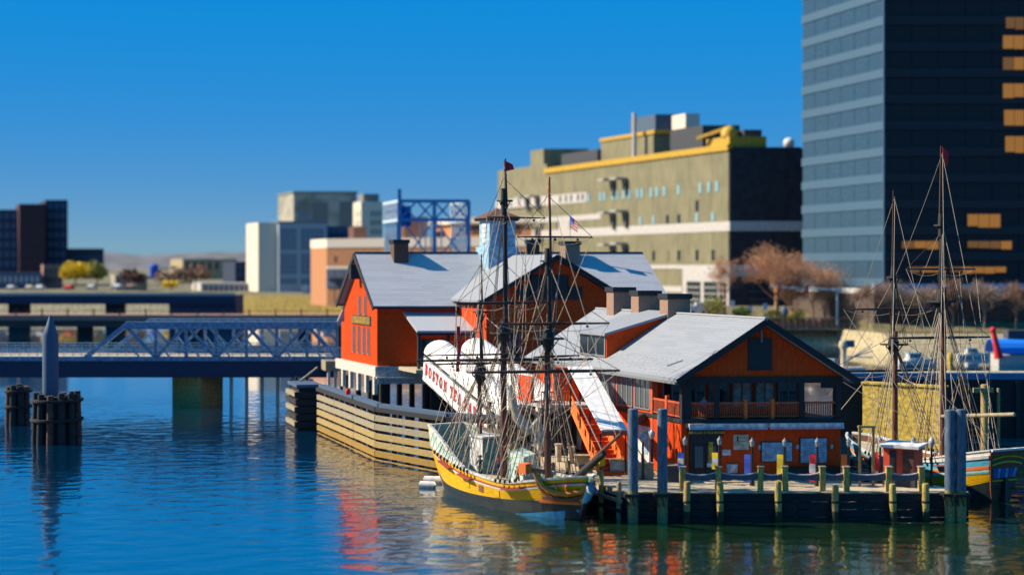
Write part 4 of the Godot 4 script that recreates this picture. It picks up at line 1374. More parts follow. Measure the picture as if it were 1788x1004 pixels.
	for k in 7:
		s = S()
		var tp = q(fr, 25.75, 25.2 - k * 0.19, 5.1)
		slab(s, tp, tp + Vector3(0.85, -0.7, 0.6), tp + Vector3(0.85, -0.89, 0.6), tp + Vector3(0, -0.19, 0), Vector3(0, 0, 0.03))
		part(fl, "stripe", s, M.red_flag if k % 2 == 0 else M.white)
	s = S()
	var c0 = q(fr, 25.75, 25.2, 5.16)
	slab(s, c0 + Vector3(0, 0, 0.1), c0 + Vector3(0.36, -0.3, 0.354), c0 + Vector3(0.36, -0.95, 0.354), c0 + Vector3(0, -0.65, 0.1), Vector3(-0.02, 0, 0.03))
	part(fl, "canton", s, M.blue_flag)
	# the pile platform
	var pl = thing("museum_platform", "white concrete platform on piles carrying the red museum hall", "platform", XD(0, 0, 168))
	part(pl, "front_beam", fb(fr, 0, 36, 4.9, 7.0, -0.35, 0.0), M.concrete)
	part(pl, "side_beam", fb(fr, -0.35, 0, 5.75, 7.0, -0.35, 14.5), M.beam_white)
	part(pl, "floor_slab", fb(fr, 0.0, 36, 6.3, 6.95, 0.0, 14.5), M.concrete)
	part(pl, "ledge", fb(fr, -0.3, 4.2, 5.55, 5.75, -0.75, -0.35), M.beam_white)
	for k in 5: part(pl, "side_post", fb(fr, -0.42, -0.02, 3.6, 5.75, k * 2.9 - 0.2, k * 2.9 + 0.4), M.beam_white)
	for r in 4:
		for c in 7:
			var st = S()
			lathe(st, q(fr, 0.8 + c * 5.2, 0, 0.6 + r * 4.2), [[0.35, -1.5], [0.35, 4.9]], 8)
			part(pl, "pile", st, M.pile_dark)
	part(pl, "brace_wall", fb(fr, 0.5, 2.4, -1, 4.9, 3.0, 3.4), M.creosote)
	part(pl, "brace_wall", fb(fr, 6.4, 13, -1, 4.9, -0.3, 0.3), M.creosote)
	# small blue railed landing at the left
	var lf = [XD((568 - CX) * 181.0 / F, 0, 181.0), Vector3(1, 0, 0), Vector3(-0.3, 0, -1)]
	var ld = thing("bridge_landing", "small landing with pale blue railing between bridge and museum", "landing", q(lf, 1, 4, 1))
	part(ld, "floor", fb(lf, 0, 2.4, 5.2, 6.5, 0, 4), M.timber_grey)
	for y in [7.2, 8.2]: part(ld, "hand_rail", fb(lf, 0, 2.4, y, y + 0.12, 0.0, 0.12), M.pale_blue)
	for k in 8: part(ld, "railing_bar", fb(lf, k * 0.33, k * 0.33 + 0.09, 6.5, 8.2, 0.02, 0.1), M.pale_blue)
	for k in 3: part(ld, "leg", fb(lf, 0.3 + k * 0.85, 0.65 + k * 0.85, -1, 5.2, 0.2, 0.55), M.beam_white if k < 2 else M.pile_dark)
	part(ld, "gate_post", fb(lf, 1.9, 3.6, 6.5, 11.0, 1.2, 1.6), M.black)

func text_mesh(txt, size, font, depth = 0.03):
	var tm = TextMesh.new()
	var f = SystemFont.new()
	f.font_names = PackedStringArray([font])
	f.font_weight = 700
	tm.font = f
	tm.text = txt
	tm.font_size = 32
	tm.pixel_size = size / 32.0 * 1.25
	tm.depth = depth
	tm.curve_step = 4.0
	return tm

# ---------------------------------------------------------------- the fender fence and the wharf
func build_wharf():
	# horizontal timber fender in three runs
	var t = thing("timber_fender_fence", "long weathered timber fender fence angling out from under the museum", "fence", XD(-16, 0, 140))
	var A = [XD(-25.6, 0, 163.5), XD(-22.1, 0, 157.0), XD(-13.3, 0, 135.0), XD(-6.2, 0, 126.5), XD(-1.0, 0, 124.0)]
	for k in range(1, 4):
		var dir = (A[k + 1] - A[k])
		var L = dir.length()
		dir = dir.normalized()
		var nrm = Vector3(dir.z, 0, -dir.x)
		if nrm.dot(Vector3(-1, 0, 1)) < 0: nrm = -nrm
		var fr = [A[k], dir, -nrm]
		for r in 6:
			var y0 = -0.5 + r * 0.86
			var n = maxi(1, int(L / 6.0))
			for c in n:
				var a0 = L * c / n; var a1 = L * (c + 1) / n
				var m = [M.timber_low, M.timber_low, M.timber, M.timber, M.timber_grey, M.timber_grey][r]
				var wob = rng.randf_range(-0.03, 0.03)
				part(t, "plank", fb(fr, a0 + 0.02, a1 - 0.02, y0 + wob, y0 + 0.56 + wob, -0.22 - rng.randf() * 0.03, 0.0), m)
		part(t, "cap_timber", fb(fr, -0.2, L + 0.2, 4.75, 5.15, -0.3, 0.25), M.creosote)
		part(t, "cap_timber", fb(fr, -0.2, L + 0.2, 5.15, 5.5, 0.0, 0.7), M.slate_blue)
		for c in int(L / 2.2) + 1:
			var s = S()
			lathe(s, q(fr, 0.4 + c * 2.2, 0, 0.28), [[0.26, -1.2], [0.24, 4.74]], 8)
			part(t, "pile", s, M.pile_dark)
	# the dark end block
	var fe = [XD(-24.75, 0, 158.6), Vector3(1, 0, -0.22), Vector3(-0.35, 0, -1)]
	for r in 6: part(t, "end_plank", fb(fe, -0.25 - 0.15 * (r % 2), 2.65, -0.5 + r * 0.86, 0.2 + r * 0.86, -0.2, 0.0), M.creosote)
	part(t, "end_core", fb(fe, 0.1, 2.5, -1, 5.0, 0.0, 4.8), M.creosote)
	for r in 6: part(t, "end_plank", fb(fe, -0.3, 0.1, -0.4 + r * 0.86, 0.1 + r * 0.86, 0.003, 6.0), M.timber_grey if r % 2 else M.creosote)
	part(t, "end_cap", fb(fe, -0.2, 2.7, 5.0, 5.35, -0.25, 5.4), M.slate_blue)
	for k in 5:
		var st = S()
		lathe(st, q(fe, 0.2 + k * 0.6, 0, 5.3), [[0.22, -1], [0.2, 5.5 + 0.3 * (k % 2)]], 8)
		part(t, "pile", st, M.creosote)
	var st = S()
	bar(st, q(fe, 1.0, 5.4, 4.0), q(fe, 3.2, 6.9, 5.0), 0.2, 0.2)
	part(t, "stray_timber", st, M.timber_grey)
	var r = S()
	var rb = G(607, 689, 5.6)
	lathe(r, rb, [[0.22, 0], [0.3, 0.3], [0.22, 0.62], [0.02, 0.7]], 10)
	solo("life_buoy_marker", r, M.red_flag, "small red marker on the fence cap below the museum", "marker")

# ---------------------------------------------------------------- the near red building
var NF = [Vector3(13.57, 0, -110.0), Vector3(1, 0, -0.06), Vector3(-0.45, 0, -1)]
func nearb(px) -> float:      # how far along the left wall a picture column lies
	var k = (px - CX) / F
	return (13.57 - 110.0 * k) / (k + 0.45)

func build_tearoom():
	var fr = NF
	var w = 12.95
	var t = thing("tea_room", "red gabled tea room with a dark upper balcony on the pier", "building", q(fr, 6, 2.1, 0))
	part(t, "ground_floor", fb(fr, 0, w, 2.1, 6.45, 0, 25), M.red)
	part(t, "upper_floor", fb(fr, 0, w, 6.75, 10.1, 4.4, 25), M.red)
	part(t, "balcony_floor", fb(fr, -0.12, w + 0.12, 6.45, 6.75, -0.3, 25.1), M.dark_trim)
	part(t, "balcony_ceiling", fb(fr, 0.02, w - 0.02, 9.95, 10.08, 0.05, 4.38), M.dark_trim)
	part(t, "header_beam", fb(fr, -0.1, w + 0.1, 9.62, 10.12, -0.12, 0.3), M.dark_trim)
	part(t, "side_beam", fb(fr, -0.1, 0.3, 9.62, 10.1, 0.302, 4.4), M.red_trim)
	part(t, "front_gable", gable(fr, 0.0, w, 10.1, 6.35, 14.45, 0.0, 0.3), M.red)
	part(t, "rear_gable", gable(fr, 0.0, w, 10.1, 6.35, 14.45, 24.7, 25), M.red)
	for e in [[0.0, 0.75], [2.65, 3.0], [9.55, 9.95], [12.5, 12.95]]:
		part(t, "balcony_post", fb(fr, e[0], e[1], 6.75, 9.62, -0.08, 0.26), M.dark_trim)
	part(t, "knee_brace", fb(fr, 0.0, 1.55, 9.1, 9.62, -0.06, 0.24), M.dark_trim)
	part(t, "knee_brace", fb(fr, 11.5, 12.95, 9.2, 9.62, -0.06, 0.24), M.dark_trim)
	part(t, "corner_post", fb(fr, -0.06, 0.4, 6.75, 10.1, 4.1, 4.45), M.red_trim)
	var bt = S()      # thin battens over the board joints
	for k in 29:
		var a = 0.2 + k * 0.44
		fbox(bt, fr, a, a + 0.05, 2.12, 6.42, -0.022, 0.0)
		fbox(bt, fr, a, a + 0.05, 10.13, 10.1 + 4.1 * (1.0 - absf(a - 6.35) / 6.6), -0.022, 0.0)
	for k in 55:
		fbox(bt, fr, -0.022, 0.0, 2.12, 6.42, 0.2 + k * 0.45, 0.25 + k * 0.45)
		if k > 9: fbox(bt, fr, -0.022, 0.0, 6.77, 9.74, 0.2 + k * 0.45, 0.25 + k * 0.45)
	tag(part(t, "wall_batten", bt, M.red), "", "", "", "stuff")
	# balcony rails
	var rl = part(t, "balustrade", fb(fr, 0.75, 12.5, 7.95, 8.1, 0.0, 0.14), M.red_trim)
	part(rl, "bottom_rail", fb(fr, 0.75, 12.5, 6.88, 6.98, 0.02, 0.12), M.red_trim)
	var bs = S()
	for k in 62: fbox(bs, fr, 0.9 + k * 0.187, 0.96 + k * 0.187, 6.98, 7.95, 0.03, 0.1)
	tag(part(rl, "baluster", bs, M.red_trim), "", "", "", "stuff")
	for a in [5.2, 7.4]: part(rl, "newel_post", fb(fr, a - 0.12, a + 0.12, 6.75, 8.35, -0.06, 0.2), M.orange)
	var r2 = part(t, "side_balustrade", fb(fr, 0.0, 0.14, 7.95, 8.1, 0.3, 4.1), M.red_trim)
	part(r2, "bottom_rail", fb(fr, 0.02, 0.12, 6.88, 6.98, 0.3, 4.1), M.red_trim)
	bs = S()
	for k in 20: fbox(bs, fr, 0.03, 0.1, 6.98, 7.95, 0.42 + k * 0.185, 0.48 + k * 0.185)
	tag(part(r2, "baluster", bs, M.red_trim), "", "", "", "stuff")
	part(r2, "newel_post", fb(fr, -0.05, 0.2, 6.75, 8.45, 2.0, 2.25), M.red_trim)
	# balcony back wall: windows
	for k in 6:
		var m = M.band_white if k in [3, 4] else M.glass
		framed(t, fr, 1.0 + k * 1.95, 2.55 + k * 1.95, 7.2, 9.5, false, 2, m, 4.4, "balcony_window")
	# awnings, rolled in
	for e in [[0.35, 6.62], [6.88, 12.85]]:
		var aw = part(t, "awning", fb(fr, e[0], e[1], 6.12, 6.44, -0.55, -0.003), M.white)
		part(aw, "valance", fb(fr, e[0], e[1], 5.98, 6.1, -0.6, -0.5), M.pale_blue)
	# entrance
	var dr = part(t, "entrance", fb(fr, 0.62, 3.1, 2.1, 5.4, -0.12, 0), M.black)
	for k in 2:
		var lf = part(dr, "door_leaf", fb(fr, 0.85 + k * 1.02, 1.81 + k * 1.02, 2.15, 4.75, -0.17, -0.12), M.dark_trim)
		lf.name = "door_leaf" if k == 0 else "door_leaf_001"
		part(dr, "door_glass", fb(fr, 1.0 + k * 1.02, 1.66 + k * 1.02, 2.9, 4.6, -0.185, -0.17), M.glass_grey)
	part(dr, "yellow_notice", fb(fr, 2.08, 2.42, 3.3, 4.95, -0.24, -0.2), M.crane_yellow)
	part(dr, "white_notice", fb(fr, 1.95, 2.4, 2.95, 3.25, -0.24, -0.2), M.white)
	var sg = part(t, "entrance_sign", fb(fr, 0.5, 3.3, 5.42, 5.98, -0.25, 0), M.black)
	var mi = part(sg, "sign_lettering", text_mesh("ABIGAIL'S TEA ROOM", 0.21, "Droid Serif"), M.gold)
	var xa = fr[1].normalized()
	mi.transform = Transform3D(Basis(xa, Vector3.UP, xa.cross(Vector3.UP)), q(fr, 1.9, 5.7, -0.27) - offset_of(sg))
	for a in [0.68, 3.12]:
		var s = S()
		ball(s, q(fr, a, 5.7, -0.27), 0.07)
		part(sg, "sign_stud", s, M.gold)
	# notices and menu windows
	var nb = part(t, "notice_board", fb(fr, 4.2, 5.4, 4.3, 5.5, -0.1, 0), M.cream)
	part(nb, "notice_mark", fb(fr, 4.45, 4.55, 4.95, 5.4, -0.115, -0.1), M.black)
	for k in 3: part(nb, "notice_line", fb(fr, 4.7, 5.2 - k * 0.08, 5.2 - k * 0.28, 5.27 - k * 0.28, -0.115, -0.1), M.timber)
	part(t, "notice_plate", fb(fr, 3.3, 3.95, 3.85, 4.3, -0.08, 0), M.white)
	var bx = part(t, "notice_box", fb(fr, 3.65, 4.45, 2.45, 3.15, -0.2, 0), M.pale_blue)
	part(bx, "notice_sheet", fb(fr, 3.85, 4.4, 2.5, 3.1, -0.22, -0.2), M.white)
	for e in [[6.5, 8.92, 3.35, 4.85], [9.65, 11.75, 3.2, 5.15]]:
		var mb = part(t, "menu_board", fb(fr, e[0], e[1], e[2], e[3], -0.1, 0), M.pale_blue)
		part(mb, "board_edge", fb(fr, e[0] - 0.08, e[1] + 0.08, e[2] - 0.08, e[3] + 0.08, -0.06, 0), M.black)
		var pl = S()
		var cols = 2
		for c in cols:
			for k in 8:
				var x0 = e[0] + 0.2 + c * (e[1] - e[0]) / cols
				fbox(pl, fr, x0, x0 + (e[1] - e[0]) / cols * rng.randf_range(0.45, 0.75), e[2] + 0.15 + k * (e[3] - e[2] - 0.3) / 8.0, e[2] + 0.2 + k * (e[3] - e[2] - 0.3) / 8.0, -0.11, -0.1)
		tag(part(mb, "print_lines", pl, M.glass_blue), "", "", "", "stuff")
	for a in [6.2, 9.3, 12.1]:
		var s = S()
		lathe(s, q(fr, a, 4.3, -0.2), [[0.05, 0], [0.13, 0.05], [0.13, 0.3], [0.02, 0.42]], 8)
		part(t, "wall_lamp", s, M.lamp_glass)
	part(t, "low_plinth", fb(fr, 8.4, 12.6, 2.1, 2.9, -0.5, -0.003), M.black)
	# hay door
	var hd = part(t, "hay_door", fb(fr, 5.4, 7.3, 10.75, 13.2, -0.1, 0), M.black)
	part(hd, "door_edge", fb(fr, 5.3, 7.4, 10.65, 10.75, -0.13, 0), M.dark_trim)
	part(hd, "hoist_hook", fb(fr, 6.3, 6.4, 12.9, 13.9, -0.3, -0.2), M.glass_blue)
	# left wall windows and door
	for e in [[nearb(1074), nearb(1049)], [nearb(1105), nearb(1079)], [nearb(1136), nearb(1110)]]:
		framed(t, fr, e[0], e[1], 7.1, 9.65, true, 3, M.glass_grey)
	part(t, "side_eave_board", fb(fr, -0.1, 0.0, 9.75, 10.1, 4.46, 25), M.dark_trim)
	var sd = part(t, "side_door", fb(fr, -0.1, 0, 2.15, 5.6, nearb(1136), nearb(1112)), M.white)
	part(sd, "door_pane", fb(fr, -0.13, -0.1, 3.3, 5.2, nearb(1134), nearb(1128)), M.pale_blue)
	var hb = S()
	lathe(hb, q(fr, -0.5, 5.75, nearb(1126)), [[0.25, 0], [0.7, 0.35], [0.75, 0.8], [0.3, 0.95]], 12)
	part(t, "hanging_basket", hb, M.brick_brown)
	part(t, "corner_board", fb(fr, -0.05, 0.16, 2.1, 6.45, nearb(1141), nearb(1137)), M.red_trim)
	for px in [1170, 1062]:
		var s = S()
		lathe(s, q(fr, -0.22, 4.3, nearb(px)), [[0.05, 0], [0.15, 0.1], [0.13, 0.4], [0.02, 0.55]], 8)
		part(t, "wall_lamp", s, M.lamp_glass)
	# roof
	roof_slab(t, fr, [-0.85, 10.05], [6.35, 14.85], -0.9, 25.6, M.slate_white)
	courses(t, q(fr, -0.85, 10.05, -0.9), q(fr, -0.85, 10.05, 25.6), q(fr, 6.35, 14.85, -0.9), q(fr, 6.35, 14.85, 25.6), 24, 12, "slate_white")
	roof_slab(t, fr, [13.75, 9.95], [6.35, 14.85], -0.9, 25.6, M.slate)
	for e in [-0.85, 13.75]:
		var s = S()
		bar(s, q(fr, e, 9.78, -0.93), q(fr, 6.35, 14.58, -0.93), 0.14, 0.5)
		part(t, "rake_board", s, M.dark_trim)
		s = S()
		bar(s, q(fr, e - 0.06, 9.72, -0.9), q(fr, e - 0.06, 9.72, 25.6), 0.2, 0.2)
		part(t, "gutter", s, M.frame_grey)
	var s = S()
	bar(s, q(fr, 6.35, 14.88, -0.9), q(fr, 6.35, 14.88, 25.6), 0.34, 0.1)
	part(t, "ridge_cap", s, M.slate)
	# snow guard clips near the eave
	var sgd = S()
	for r in 3:
		for k in 46:
			var a = -0.2 + r * 0.55
			a += rng.randf_range(-0.22, 0.22)
			var bb = 0.4 + k * 0.55 + rng.randf_range(-0.25, 0.25)
			fbox(sgd, fr, a, a + 0.07, 10.05 + (a + 0.85) * 0.667, 10.1 + (a + 0.85) * 0.667, bb, bb + 0.16)
	tag(part(t, "snow_guard", sgd, M.guard), "", "", "", "stuff")
	s = S()
	bar(s, q(fr, 0.2, 10.86, 2.4), q(fr, 1.0, 11.38, 1.5), 0.06, 0.05)
	part(t, "roof_cable", s, M.black)
	# dormer
	s = S()
	hexa(s, [q(fr, 0.3, 10.6, 12.1), q(fr, 6.0, 14.3, 12.1), q(fr, 6.0, 14.3, 16.8), q(fr, 0.3, 10.6, 16.8), q(fr, 0.3, 12.95, 12.1), q(fr, 6.0, 14.7, 12.1), q(fr, 6.0, 14.7, 16.8), q(fr, 0.3, 12.95, 16.8)])
	var dm = part(t, "dormer", s, M.red)
	s = S()
	slab(s, q(fr, -0.1, 13.05, 11.7), q(fr, 6.3, 14.98, 11.7), q(fr, 6.3, 14.98, 17.2), q(fr, -0.1, 13.05, 17.2), Vector3(0, -0.22, 0))
	part(dm, "dormer_roof", s, M.slate_white)
	part(dm, "dormer_frame", fb(fr, 0.2, 0.3, 10.9, 12.85, 12.2, 16.7), M.frame_grey)
	for k in 3: part(dm, "dormer_pane", fb(fr, 0.16, 0.2, 11.1, 12.7, 12.4 + k * 1.45, 13.65 + k * 1.45), M.glass)
	# three broad stacks
	for k in 3:
		var b = [11.6, 16.4, 20.8][k]
		chimney(t, fr, 5.5, 7.5, 14.0, [16.55, 16.75, 17.0][k], b, b + 1.3, M.brick_pink, "broad_chimney")

# ---------------------------------------------------------------- the pier
var PF = [Vector3(8.6, 0, -103.0), Vector3(1, 0, 0), Vector3(-0.45, 0, -1)]

func build_pier():
	var fr = PF
	var t = thing("timber_pier", "low timber pier with dark plank face carrying the tea room", "pier", q(fr, 12, 0, 5))
	part(t, "deck_slab", fb(fr, 0.0, 25.6, 1.6, 2.02, 0.0, 32), M.deck)
	for k in 24:      # boards along the front edge
		part(t, "deck_board", fb(fr, 0.05 + k * 1.066, 1.1 + k * 1.066, 2.02, 2.07 + 0.012 * (k % 3), -0.12, 5.8), M.deck)
	for r in 4:
		for c in 4:
			part(t, "face_plank", fb(fr, c * 6.4 + 0.02, c * 6.4 + 6.38, -0.35 + r * 0.58, 0.18 + r * 0.58, -0.12 - 0.03 * ((r + c) % 2), 0.0), M.creosote)
	part(t, "face_cap", fb(fr, -0.1, 25.7, 1.98, 2.0, -0.22, -0.12), M.creosote)
	for k in 12:
		for r in 3:
			var s = S()
			lathe(s, q(fr, 0.6 + k * 2.2, 0, 1.0 + r * 3.0), [[0.22, -1.2], [0.22, 1.6]], 6)
			part(t, "pile", s, M.pile_dark)
	# left flank with its lattice of timbers
	for k in 9:
		var s = S()
		lathe(s, q(fr, -0.25, 0, 0.6 + k * 2.6), [[0.2, -1.2], [0.2, 2.6 + 0.5 * (k % 2)], [0.12, 2.75 + 0.5 * (k % 2)]], 8)
		part(t, "flank_post", s, M.post if k % 2 else M.timber_grey)
	for y in [0.5, 1.25]:
		part(t, "flank_wale", fb(fr, -0.5, -0.3, y, y + 0.25, 0, 26), M.creosote if y < 1 else M.timber_grey)
	part(t, "flank_back", fb(fr, 0.1, 0.3, -0.5, 1.6, 0.2, 26), M.creosote)

func build_pier_things():
	var ord_ = ["first", "second", "third", "fourth", "fifth", "sixth", "seventh", "eighth"]
	# front fender piles
	var px = [1199, 1258, 1360, 1459, 1561, 1618]
	for k in px.size():
		var o = W(px[k], CY, 102.55); o.y = 0
		var t = thing("fender_pile", "yellowed round fender pile on the pier face, %s from the twin left steel piles" % ord_[k], "pile", o, "fender piles on the pier face")
		var s = S()
		var up = 2.8 + rng.randf_range(-0.22, 0.18)
		lathe(s, o, [[0.25, 0.72], [0.265, 1.2], [0.25, up - 0.1], [0.19, up]], 10)
		part(t, "shaft", s, M.post if k % 3 else M.timber)
		s = S()
		lathe(s, o, [[0.27, -1.2], [0.29, 0.3], [0.27, 0.72]], 10)
		part(t, "weed_band", s, M.weed)
		s = S()
		lathe(s, o, [[0.29, 1.35], [0.3, 1.42], [0.29, 1.5]], 10)
		part(t, "iron_band", s, M.creosote)
		t.rotation = Vector3(rng.randf_range(-0.02, 0.02), rng.randf() * 3.0, rng.randf_range(-0.025, 0.025))
	# square rail posts with rope swags
	px = [1192, 1254, 1328, 1372, 1437, 1479, 1552, 1610]
	var tops = []
	for k in px.size():
		var o = W(px[k], CY, 103.5); o.y = 2.07
		var t = thing("rail_post", "square weathered rail post on the pier edge, %s from the left" % ord_[k], "post", o, "rail posts along the pier edge")
		var s = S()
		box(s, o + Vector3(0, 0.9, 0), Vector3(0.42, 1.8, 0.42))
		part(t, "shaft", s, M.post)
		s = S()
		box(s, o + Vector3(0, 1.83, 0), Vector3(0.52, 0.09, 0.52))
		part(t, "cap", s, M.timber_grey)
		t.rotation = Vector3(rng.randf_range(-0.02, 0.02), 0, rng.randf_range(-0.03, 0.03))
		tops.append(o + Vector3(0, 1.45, 0))
	for k in px.size() - 1:
		var t = thing("rope_swag", "slack white rope and grey netting between the %s and %s rail posts" % [ord_[k], ord_[k + 1]], "rope", tops[k].lerp(tops[k + 1], 0.5) - Vector3(0, 1.2, 0), "rope swags along the pier edge")
		var pts = []
		for i in 9:
			var u = i / 8.0
			pts.append(tops[k].lerp(tops[k + 1], u) + Vector3(0, -0.24 * 4 * u * (1 - u), 0.0))
		var s = S()
		tube(s, pts, 0.05, 6)
		part(t, "rope", s, M.white)
		s = S()
		for i in 8:
			var b0 = tops[k].lerp(tops[k + 1], i / 8.0); var b1 = tops[k].lerp(tops[k + 1], (i + 1) / 8.0)
			var p0 = pts[i] + Vector3(0, -0.06, 0); var p1 = pts[i + 1] + Vector3(0, -0.06, 0)
			var z = Vector3(0, 0, 0.03)
			var l0 = Vector3(b0.x, 2.86 + 0.05 * sin(i * 2.1 + k), b0.z); var l1 = Vector3(b1.x, 2.86 + 0.05 * sin((i + 1) * 2.1 + k), b1.z)
			hexa(s, [l0, l1, l1 - z, l0 - z, p0, p1, p1 - z, p0 - z])
		part(t, "netting", s, M.mesh_grey)
	# steel piles
	for e in [[1105.5, 714, 102.2, "blue grey steel pile at the pier's left corner, left of a near twin"], [1157, 714, 102.2, "blue grey steel pile right of its twin at the pier's left corner"], [1660, 716, 102.4, "left one of the paired steel piles at the pier's right end"], [1679, 715, 102.3, "right one of the paired steel piles at the pier's right end"]]:
		var o = W(e[0], CY, e[2]); o.y = 0
		var top = W(e[0], e[1], e[2]).y
		var t = thing("steel_pile", e[3], "pile", o, "steel mooring piles")
		var s = S()
		lathe(s, o, [[0.385, 2.35], [0.385, top - 0.05], [0.34, top]], 16)
		part(t, "shaft", s, M.steel_blue)
		s = S()
		lathe(s, o, [[0.39, -1.2], [0.395, 1.5], [0.39, 2.35]], 16)
		part(t, "weed_zone", s, M.steel_weed)
		s = S()
		box(s, o + Vector3(0, 2.0, -0.1), Vector3(1.25, 0.22, 1.2))
		part(t, "collar", s, M.creosote)
		for k in 3:
			s = S()
			bar(s, o + Vector3(-0.6 + k * 0.5, 1.9, 0.45), o + Vector3(-0.3 + k * 0.4, 1.2, 0.42), 0.08, 0.08)
			part(t, "collar_chain", s, M.spar_black)
	# lamp posts with banners
	var R = M.red_flag; var Bf = M.blue_flag; var Y = M.yellow_flag; var Wh = M.white; var Or = M.orange
	var L = [[1197, 107.0, [Bf, Wh, Bf], "blue and white banner, left of the entrance"], [1257, 107.0, [Y, Wh, Y], "yellow and white banner, right of the entrance"], [1314, 106.0, [Bf, Bf, Bf], "long plain blue banner"], [1371, 106.0, [Y, Y, Y], "plain yellow banner before the blue menu board"], [1428, 106.0, [R, Wh, R], "red and white banner before the right menu board"], [1483, 106.0, [Or, Or, Y], "orange banner at the tea room's right corner"], [1538, 107.0, [R, R, Wh], "red topped banner left of the red kiosk"], [1596, 107.0, [R, Wh, R], "red and white banner right of the red kiosk"]]
	for e in L:
		var o = W(e[0], CY, e[1]); o.y = 2.07
		var t = thing("lamp_post", "black lamp post with a %s" % e[3], "lamp post", o, "banner lamp posts on the pier")
		var s = S()
		lathe(s, o, [[0.2, 0], [0.2, 0.4], [0.11, 0.55], [0.09, 2.9], [0.14, 3.0]], 10)
		part(t, "post", s, M.black)
		s = S()
		lathe(s, o + Vector3(0, 3.0, 0), [[0.09, 0], [0.15, 0.1], [0.19, 0.36]], 8)
		var ln = part(t, "lantern", s, M.lamp_glass)
		s = S()
		lathe(s, o + Vector3(0, 3.4, 0), [[0.22, 0], [0.16, 0.12], [0.07, 0.2], [0.03, 0.32]], 8)
		part(ln, "lantern_cap", s, M.frame_grey)
		var len_ = 2.15 if e[0] != 1257 and e[0] != 1197 else 1.3
		var bn = null
		for k in 3:
			s = S()
			for i in 2:
				var y1 = 2.4 - len_ * (k + i / 2.0) / 3.0; var y0 = 2.4 - len_ * (k + (i + 1) / 2.0) / 3.0
				var w0 = 0.03 * sin(y0 * 4.0); var w1 = 0.03 * sin(y1 * 4.0); var fz = -0.26; var nz_ = -0.06
				hexa(s, [o + Vector3(-0.55, y0, fz + w0), o + Vector3(-0.13, y0, nz_ + w0), o + Vector3(-0.13, y0, nz_ + w0 + 0.025), o + Vector3(-0.55, y0, fz + w0 + 0.025), o + Vector3(-0.55, y1, fz + w1), o + Vector3(-0.13, y1, nz_ + w1), o + Vector3(-0.13, y1, nz_ + w1 + 0.025), o + Vector3(-0.55, y1, fz + w1 + 0.025)])
			if k == 0: bn = part(t, "banner", s, e[2][0])
			else: part(bn, "banner_field", s, e[2][k])
		s = S()
		bar(s, o + Vector3(-0.58, 2.43, -0.27), o + Vector3(0, 2.43, -0.01), 0.04, 0.04)
		part(t, "banner_arm", s, M.black)
	for e in [[1139, 111.0, "black lantern post beside the tea room's white side door"], [1123, 109.0, "short black lantern post between the twin steel piles"], [1628, 106.0, "plain black lantern post without banner near the right steel piles"]]:
		var o = W(e[0], CY, e[1]); o.y = 2.07
		var t = thing("lantern_post", e[2], "lamp post", o)
		var s = S()
		lathe(s, o, [[0.18, 0], [0.1, 0.5], [0.09, 3.0]], 8)
		part(t, "post", s, M.black)
		s = S()
		lathe(s, o + Vector3(0, 3.0, 0), [[0.12, 0], [0.26, 0.3], [0.22, 0.55], [0.03, 0.8]], 8)
		part(t, "lantern", s, M.lamp_glass)
	# planters, kiosk, frame, clutter
	for e in [[1078, 112.5, 1.1, M.cream, "cream boarded planter right of the stair foot"], [1099, 113.0, 1.0, M.timber_grey, "grey boarded planter behind the left steel pile"], [1127, 109.5, 1.2, M.timber_grey, "wide grey slatted bin between the twin steel piles"], [1176, 108.0, 1.3, M.roof_grey, "dark lidded bin right of the twin steel piles"]]:
		var o = W(e[0], CY, e[1]); o.y = 2.07
		var t = thing("planter_box", e[4], "planter", o)
		for k in 5:
			var s = S()
			box(s, o + Vector3(-0.5 + k * 0.25, e[2] / 2, 0.5), Vector3(0.23, e[2], 0.06)); part(t, "slat", s, e[3])
		var s = S()
		box(s, o + Vector3(0, e[2] / 2 - 0.03, 0), Vector3(1.2, e[2] - 0.1, 0.93)); part(t, "body", s, e[3])
		s = S()
		box(s, o + Vector3(0, e[2] + 0.02, 0), Vector3(1.34, 0.08, 1.12)); part(t, "rim", s, M.timber_grey)
	var ko = W(1566, CY, 105.6); ko.y = 2.07
	var k_ = thing("ticket_kiosk", "small red kiosk with white roof between tea room and right steel piles", "kiosk", ko)
	var fr = [ko, Vector3(0.86, 0, 0.5), Vector3(0.5, 0, -0.86)]
	part(k_, "wall", fb(fr, -1.0, 1.4, 0.6, 3.0, 0, 2.6), mat("kiosk_red", 0.62, 0.06, 0.02, 0.7))
	part(k_, "base", fb(fr, -1.05, 1.45, 0, 0.6, -0.05, 2.6), M.roof_grey)
	part(k_, "roof", fb(fr, -1.3, 1.8, 3.0, 3.2, -0.4, 3.0), M.white)
	part(k_, "hatch", fb(fr, -0.5, 0.0, 0.9, 2.8, -0.06, 0), M.black)
	part(k_, "side_panel", fb(fr, 0.5, 1.35, 1.0, 2.8, -0.05, 0), M.rust)
	var fo = W(1514, CY, 105.8); fo.y = 2.07
	var fm = thing("timber_portal", "bare pale timber door frame standing on the pier", "frame", fo)
	for x in [-0.52, 0.52]:
		var s = S()
		box(s, fo + Vector3(x, 2.25, 0), Vector3(0.18, 4.5, 0.18)); part(fm, "upright", s, M.timber)
	var s4 = S()
	box(s4, fo + Vector3(0, 4.58, 0), Vector3(1.3, 0.16, 0.24)); part(fm, "lintel", s4, M.timber)
